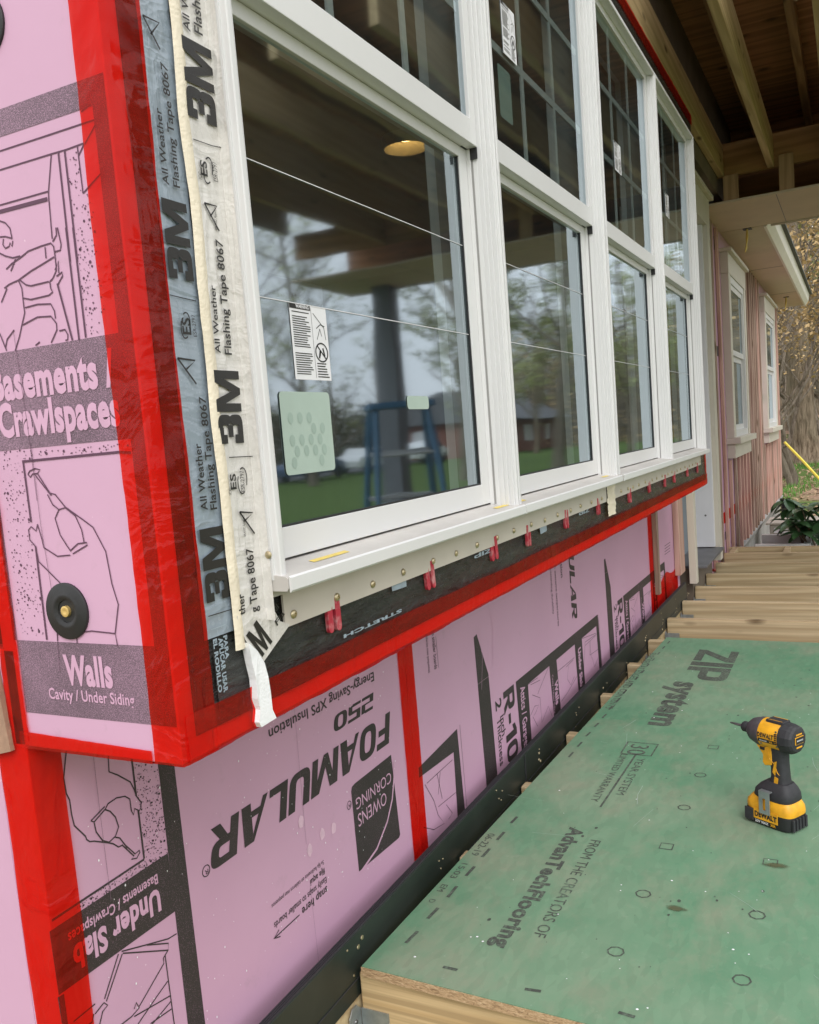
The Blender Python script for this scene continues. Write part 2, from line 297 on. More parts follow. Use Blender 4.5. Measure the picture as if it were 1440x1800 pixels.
# ------------------------------------------------------------------ mesh helpers
class MB:
    def __init__(s): s.v = []; s.f = []
    def add(s, vs, fs):
        b = len(s.v); s.v += [tuple(v) for v in vs]; s.f += [tuple(i + b for i in f) for f in fs]; return s
    def box(s, x0, x1, y0, y1, z0, z1, bev=0.0):
        if bev <= 0:
            return s.add([(x, y, z) for z in (z0, z1) for y in (y0, y1) for x in (x0, x1)], [(0, 2, 3, 1), (4, 5, 7, 6), (0, 1, 5, 4), (2, 6, 7, 3), (0, 4, 6, 2), (1, 3, 7, 5)])
        bm = bmesh.new(); r = bmesh.ops.create_cube(bm, size=1)
        for v in bm.verts: v.co = Vector(((x0 + x1) / 2 + v.co.x * (x1 - x0), (y0 + y1) / 2 + v.co.y * (y1 - y0), (z0 + z1) / 2 + v.co.z * (z1 - z0)))
        bmesh.ops.bevel(bm, geom=bm.edges[:], offset=bev, segments=2, profile=0.5, affect='EDGES')
        bm.verts.index_update(); s.add([v.co[:] for v in bm.verts], [[v.index for v in f.verts] for f in bm.faces]); bm.free(); return s
    def tube(s, pts, r, n=8, cap=True):
        pts = [Vector(p) for p in pts]; m = len(pts); rs = r if isinstance(r, (list, tuple)) else [r] * m
        vs = []; up = Vector((0.3, 0.2, 1)).normalized()
        for i, p in enumerate(pts):
            t = (pts[min(i + 1, m - 1)] - pts[max(i - 1, 0)]).normalized()
            a = t.cross(up); a = a.normalized() if a.length > 1e-4 else t.cross(Vector((1, 0, 0))).normalized(); b = t.cross(a)
            vs += [p + (a * math.cos(2 * math.pi * j / n) + b * math.sin(2 * math.pi * j / n)) * rs[i] for j in range(n)]
        fs = [(i * n + j, i * n + (j + 1) % n, (i + 1) * n + (j + 1) % n, (i + 1) * n + j) for i in range(m - 1) for j in range(n)]
        if cap: fs += [tuple(range(n))[::-1], tuple((m - 1) * n + j for j in range(n))]
        return s.add(vs, fs)
    def lathe(s, prof, o, ax, n=24):
        # prof: (distance along ax, radius)
        ax = Vector(ax).normalized(); o = Vector(o); a = ax.orthogonal().normalized(); b = ax.cross(a); vs = []
        for d, r in prof: vs += [o + ax * d + (a * math.cos(2 * math.pi * j / n) + b * math.sin(2 * math.pi * j / n)) * r for j in range(n)]
        m = len(prof); fs = [(i * n + j, i * n + (j + 1) % n, (i + 1) * n + (j + 1) % n, (i + 1) * n + j) for i in range(m - 1) for j in range(n)]
        return s.add(vs, fs + [tuple(range(n))[::-1], tuple((m - 1) * n + j for j in range(n))])
    def prism(s, poly, fn, d0, d1):
        # poly in 2D, fn(u, v, d) -> 3D
        n = len(poly); vs = [fn(u, v, d0) for u, v in poly] + [fn(u, v, d1) for u, v in poly]
        return s.add(vs, [tuple(range(n)), tuple(range(2 * n - 1, n - 1, -1))] + [(i, i + n, (i + 1) % n + n, (i + 1) % n) for i in range(n)])
    def build(s, name, mat, parent=None, smooth=False, bevel=0.0):
        o = None; off = parent_loc(parent)
        me = bpy.data.meshes.new(name); me.from_pydata([(x - off.x, y - off.y, z - off.z) for x, y, z in s.v], [], s.f); me.validate(); me.update()
        bm = bmesh.new(); bm.from_mesh(me); bmesh.ops.recalc_face_normals(bm, faces=bm.faces[:])
        if bevel > 0: bmesh.ops.bevel(bm, geom=bm.edges[:], offset=bevel, segments=1, affect='EDGES', clamp_overlap=True)
        bm.to_mesh(me); bm.free()
        if smooth:
            for p in me.polygons: p.use_smooth = True
            me.set_sharp_from_angle(angle=math.radians(40))
        me.materials.append(MATS[mat])
        o = bpy.data.objects.new(name, me); COL.objects.link(o)
        if parent: o.parent = parent
        return o
def parent_loc(p):
    v = Vector((0, 0, 0))
    while p is not None: v += p.location; p = p.parent
    return v
def tag(o, label, cat, group=None, kind=None):
    if kind: o['kind'] = kind
    if label: o['label'] = label; o['category'] = cat
    if group: o['group'] = group
    return o
def thing(name, label, cat, loc=(0, 0, 0), group=None):
    o = bpy.data.objects.new(name, None); COL.objects.link(o); o.location = loc; o.empty_display_size = 0.1
    return tag(o, label, cat, group)
def solo(mb, name, mat, label, cat, loc=None, group=None, **kw):
    # one-mesh thing with its origin at its own place
    c = Vector(loc) if loc else Vector(mb.v[0])
    mb.v = [(x - c.x, y - c.y, z - c.z) for x, y, z in mb.v]
    o = mb.build(name, mat, None, **kw); o.location = c; return tag(o, label, cat, group)
def copy_tree(o, parent=None):
    c = o.copy(); COL.objects.link(c)
    if parent: c.parent = parent
    for ch in list(o.children): copy_tree(ch, c)
    return c
# ------------------------------------------------------------------ planes for printed matter (mm in, metres out)
def plane(name):
    if name == 'S': return lambda u, v, d: (0.66 - d, -u, v)
    if name == 'F': return lambda u, v, d: (u, 0.855 - d, v)
    if name == 'B': return lambda u, v, d: (u, 0.62 - d, v)
    if name == 'D': return lambda u, v, d: (u, v, -0.9 + d)
_cv = {}
def glyphs(txt, bold):
    if (txt, bold) in _cv: return _cv[(txt, bold)]
    cu = bpy.data.curves.new('t', 'FONT'); cu.body = txt; cu.space_character = 1.0 + bold * 1.6; cu.offset = bold; cu.resolution_u = 3; cu.fill_mode = 'FRONT'
    o = bpy.data.objects.new('t', cu); COL.objects.link(o)
    dg = bpy.context.evaluated_depsgraph_get(); dg.update()
    me = bpy.data.meshes.new_from_object(o.evaluated_get(dg))
    vs = [v.co[:2] for v in me.vertices]; fs = [tuple(p.vertices) for p in me.polygons]
    bpy.data.objects.remove(o); bpy.data.curves.remove(cu); bpy.data.meshes.remove(me)
    _cv[(txt, bold)] = (vs, fs); return vs, fs
def cap_h(bold): return max(v[1] for v in glyphs('H', bold)[0])
def put_text(mb, fn, t, d, shift=(0, 0)):
    txt, p0, p1, c, bold = t
    if txt in HEAVY: return put_block(mb, fn, t, d, shift)
    vs, fs = glyphs(txt, bold); x0 = min(v[0] for v in vs); x1 = max(v[0] for v in vs); H = cap_h(bold)
    if max(v[1] for v in vs) < H * 0.9: H = H * 1.0
    dx = (p1[0] - p0[0], p1[1] - p0[1]); dy = (c[0] - p0[0], c[1] - p0[1]); out = []
    for x, y in vs:
        a = (x - x0) / (x1 - x0); b = y / H
        u = (p0[0] + dx[0] * a + dy[0] * b + shift[0]) / 1000; v = (p0[1] + dx[1] * a + dy[1] * b + shift[1]) / 1000
        out.append(fn(u, v, d))
    mb.add(out, fs)
def put_poly(mb, fn, poly, d, shift=(0, 0)):
    mb.add([fn((u + shift[0]) / 1000, (v + shift[1]) / 1000, d) for u, v in poly], [tuple(range(len(poly)))])
def put_line(mb, fn, st, d, shift=(0, 0), wmul=1.0):
    w, pts = st; w = w * wmul / 2; n = len(pts)
    if n < 2: return
    L = []; Rg = []
    for i in range(n):
        a = Vector(pts[max(i - 1, 0)]); b = Vector(pts[min(i + 1, n - 1)]); t = (b - a)
        t = t.normalized() if t.length > 1e-6 else Vector((1, 0)); q = Vector((-t.y, t.x)) * w; p = Vector(pts[i])
        L.append(p + q); Rg.append(p - q)
    vs = [fn((p.x + shift[0]) / 1000, (p.y + shift[1]) / 1000, d) for p in L + Rg]
    mb.add(vs, [(i, i + 1, n + i + 1, n + i) for i in range(n - 1)])
def rect(x0, x1, y0, y1): return [(x0, y0), (x1, y0), (x1, y1), (x0, y1)]
def bowl(cx, cy, rx, ry, tx, ty, a0, a1, n=14, p=3.2):
    out = []
    def q(a, ex, ey):
        c, s_ = math.cos(a), math.sin(a); return (cx + ex * math.copysign(abs(c) ** (2 / p), c), cy + ey * math.copysign(abs(s_) ** (2 / p), s_))
    for i in range(n):
        a, b = math.radians(a0 + (a1 - a0) * i / n), math.radians(a0 + (a1 - a0) * (i + 1) / n)
        out.append([q(a, rx, ry), q(b, rx, ry), q(b, rx - tx, ry - ty), q(a, rx - tx, ry - ty)])
    return out
BLOCK = {   # heavy block letters: width, polygons in a unit-high cell
 'F': (.60, [rect(0, .23, 0, 1), rect(.2301, .6, .80, 1), rect(.2301, .54, .41, .60)]),
 'O': (.74, bowl(.37, .5, .37, .5, .22, .19, 0, 360, 28)),
 '0': (.66, bowl(.33, .5, .33, .5, .20, .17, 0, 360, 28)),
 'A': (.80, [[(0, 0), (.15, 0), (.46, 1), (.36, 1)], [(.53, 0), (.80, 0), (.64, 1), (.4605, 1), (.40, .8)], [(.14, .22), (.555, .22), (.575, .38), (.19, .38)]]),
 'M': (1.02, [rect(0, .21, 0, 1), rect(.81, 1.02, 0, 1), [(.2101, 1), (.2101, .62), (.43, 0), (.51, 0), (.51, .36), (.30, 1)], [(.8099, 1), (.8099, .62), (.59, 0), (.5101, 0), (.5101, .36), (.72, 1)]]),
 'U': (.74, [rect(0, .23, .4, 1), rect(.51, .74, .4, 1)] + bowl(.37, .3999, .37, .3999, .23, .20, 180, 360)),
 'L': (.60, [rect(0, .23, 0, 1), rect(.2301, .6, 0, .2)]),
 'R': (.76, [rect(0, .23, 0, 1), rect(.2301, .42, .81, 1), rect(.2301, .42, .36, .55), [(.30, .359), (.52, .359), (.78, 0), (.53, 0)]] + bowl(.4201, .68, .31, .32, .21, .19, -90, 90)),
 'P': (.74, [rect(0, .23, 0, 1), rect(.2301, .42, .81, 1), rect(.2301, .42, .32, .51)] + bowl(.4201, .66, .32, .34, .21, .19, -90, 90)),
 'I': (.24, [rect(0, .24, 0, 1)]),
 'Z': (.74, [rect(0, .74, .80, 1), rect(0, .74, 0, .20), [(0, .2001), (.27, .2001), (.74, .7999), (.47, .7999)]]),
 '2': (.64, [rect(0, .44, .82, 1), rect(.4401, .64, .50, .96), rect(0, .64, .41, .4999), rect(0, .20, .18, .4099), rect(0, .64, 0, .1799)]),
 '5': (.64, [rect(0, .64, .82, 1), rect(0, .20, .50, .8199), rect(0, .60, .41, .58), rect(.44, .64, .06, .50), rect(0, .4399, 0, .17)]),
 '3': (.72, [rect(0, .40, .79, 1), rect(.16, .46, .41, .60), rect(0, .40, 0, .21), rect(0, .22, .66, .7899), rect(0, .22, .2101, .34)] + bowl(.4, .715, .32, .285, .26, .18, -70, 90) + bowl(.4, .285, .32, .285, .26, .18, -90, 70)),
 '-': (.40, [rect(0.03, .37, .34, .54)]), '1': (.46, [rect(.2, .44, 0, 1), [(0, .62), (.1999, .72), (.1999, .98), (0, .86)]]), ' ': (.4, []),
}
def put_block(mb, fn, t, d, shift=(0, 0)):
    txt, p0, p1, c, _ = t; gap = 0.07; W_ = sum(BLOCK[ch][0] for ch in txt) + gap * (len(txt) - 1)
    dx = (p1[0] - p0[0], p1[1] - p0[1]); dy = (c[0] - p0[0], c[1] - p0[1]); x = 0; k = 0
    for ch in txt:
        w, polys = BLOCK[ch]
        for po in polys:
            mb.add([fn((p0[0] + dx[0] * (x + px) / W_ + dy[0] * py + shift[0]) / 1000, (p0[1] + dx[1] * (x + px) / W_ + dy[1] * py + shift[1]) / 1000, d + (k % 40) * 4e-6) for px, py in po], [tuple(range(len(po)))]); k += 1
        x += w + gap
HEAVY = {'FOAMULAR', 'ULAR', '250', '3M', 'M', 'ZIP', 'R-10'}
def inside(p, poly):
    r = False; n = len(poly)
    for i in range(n):
        a = poly[i]; b = poly[(i + 1) % n]
        if (a[1] > p[1]) != (b[1] > p[1]) and p[0] < (b[0] - a[0]) * (p[1] - a[1]) / (b[1] - a[1]) + a[0]: r = not r
    return r
def specks(mb, fn, poly, n, d, r0=0.4, r1=1.1):
    xs = [p[0] for p in poly]; ys = [p[1] for p in poly]; k = 0
    while k < n:
        p = (random.uniform(min(xs), max(xs)), random.uniform(min(ys), max(ys))); k += 1
        if not inside(p, poly): continue
        r = random.uniform(r0, r1) * (1.7 if random.random() < 0.12 else 1)
        mb.add([fn((p[0] + r * math.cos(a)) / 1000, (p[1] + r * math.sin(a)) / 1000, d) for a in [i * math.pi / 3 for i in range(6)]], [(0, 1, 2, 3, 4, 5)])

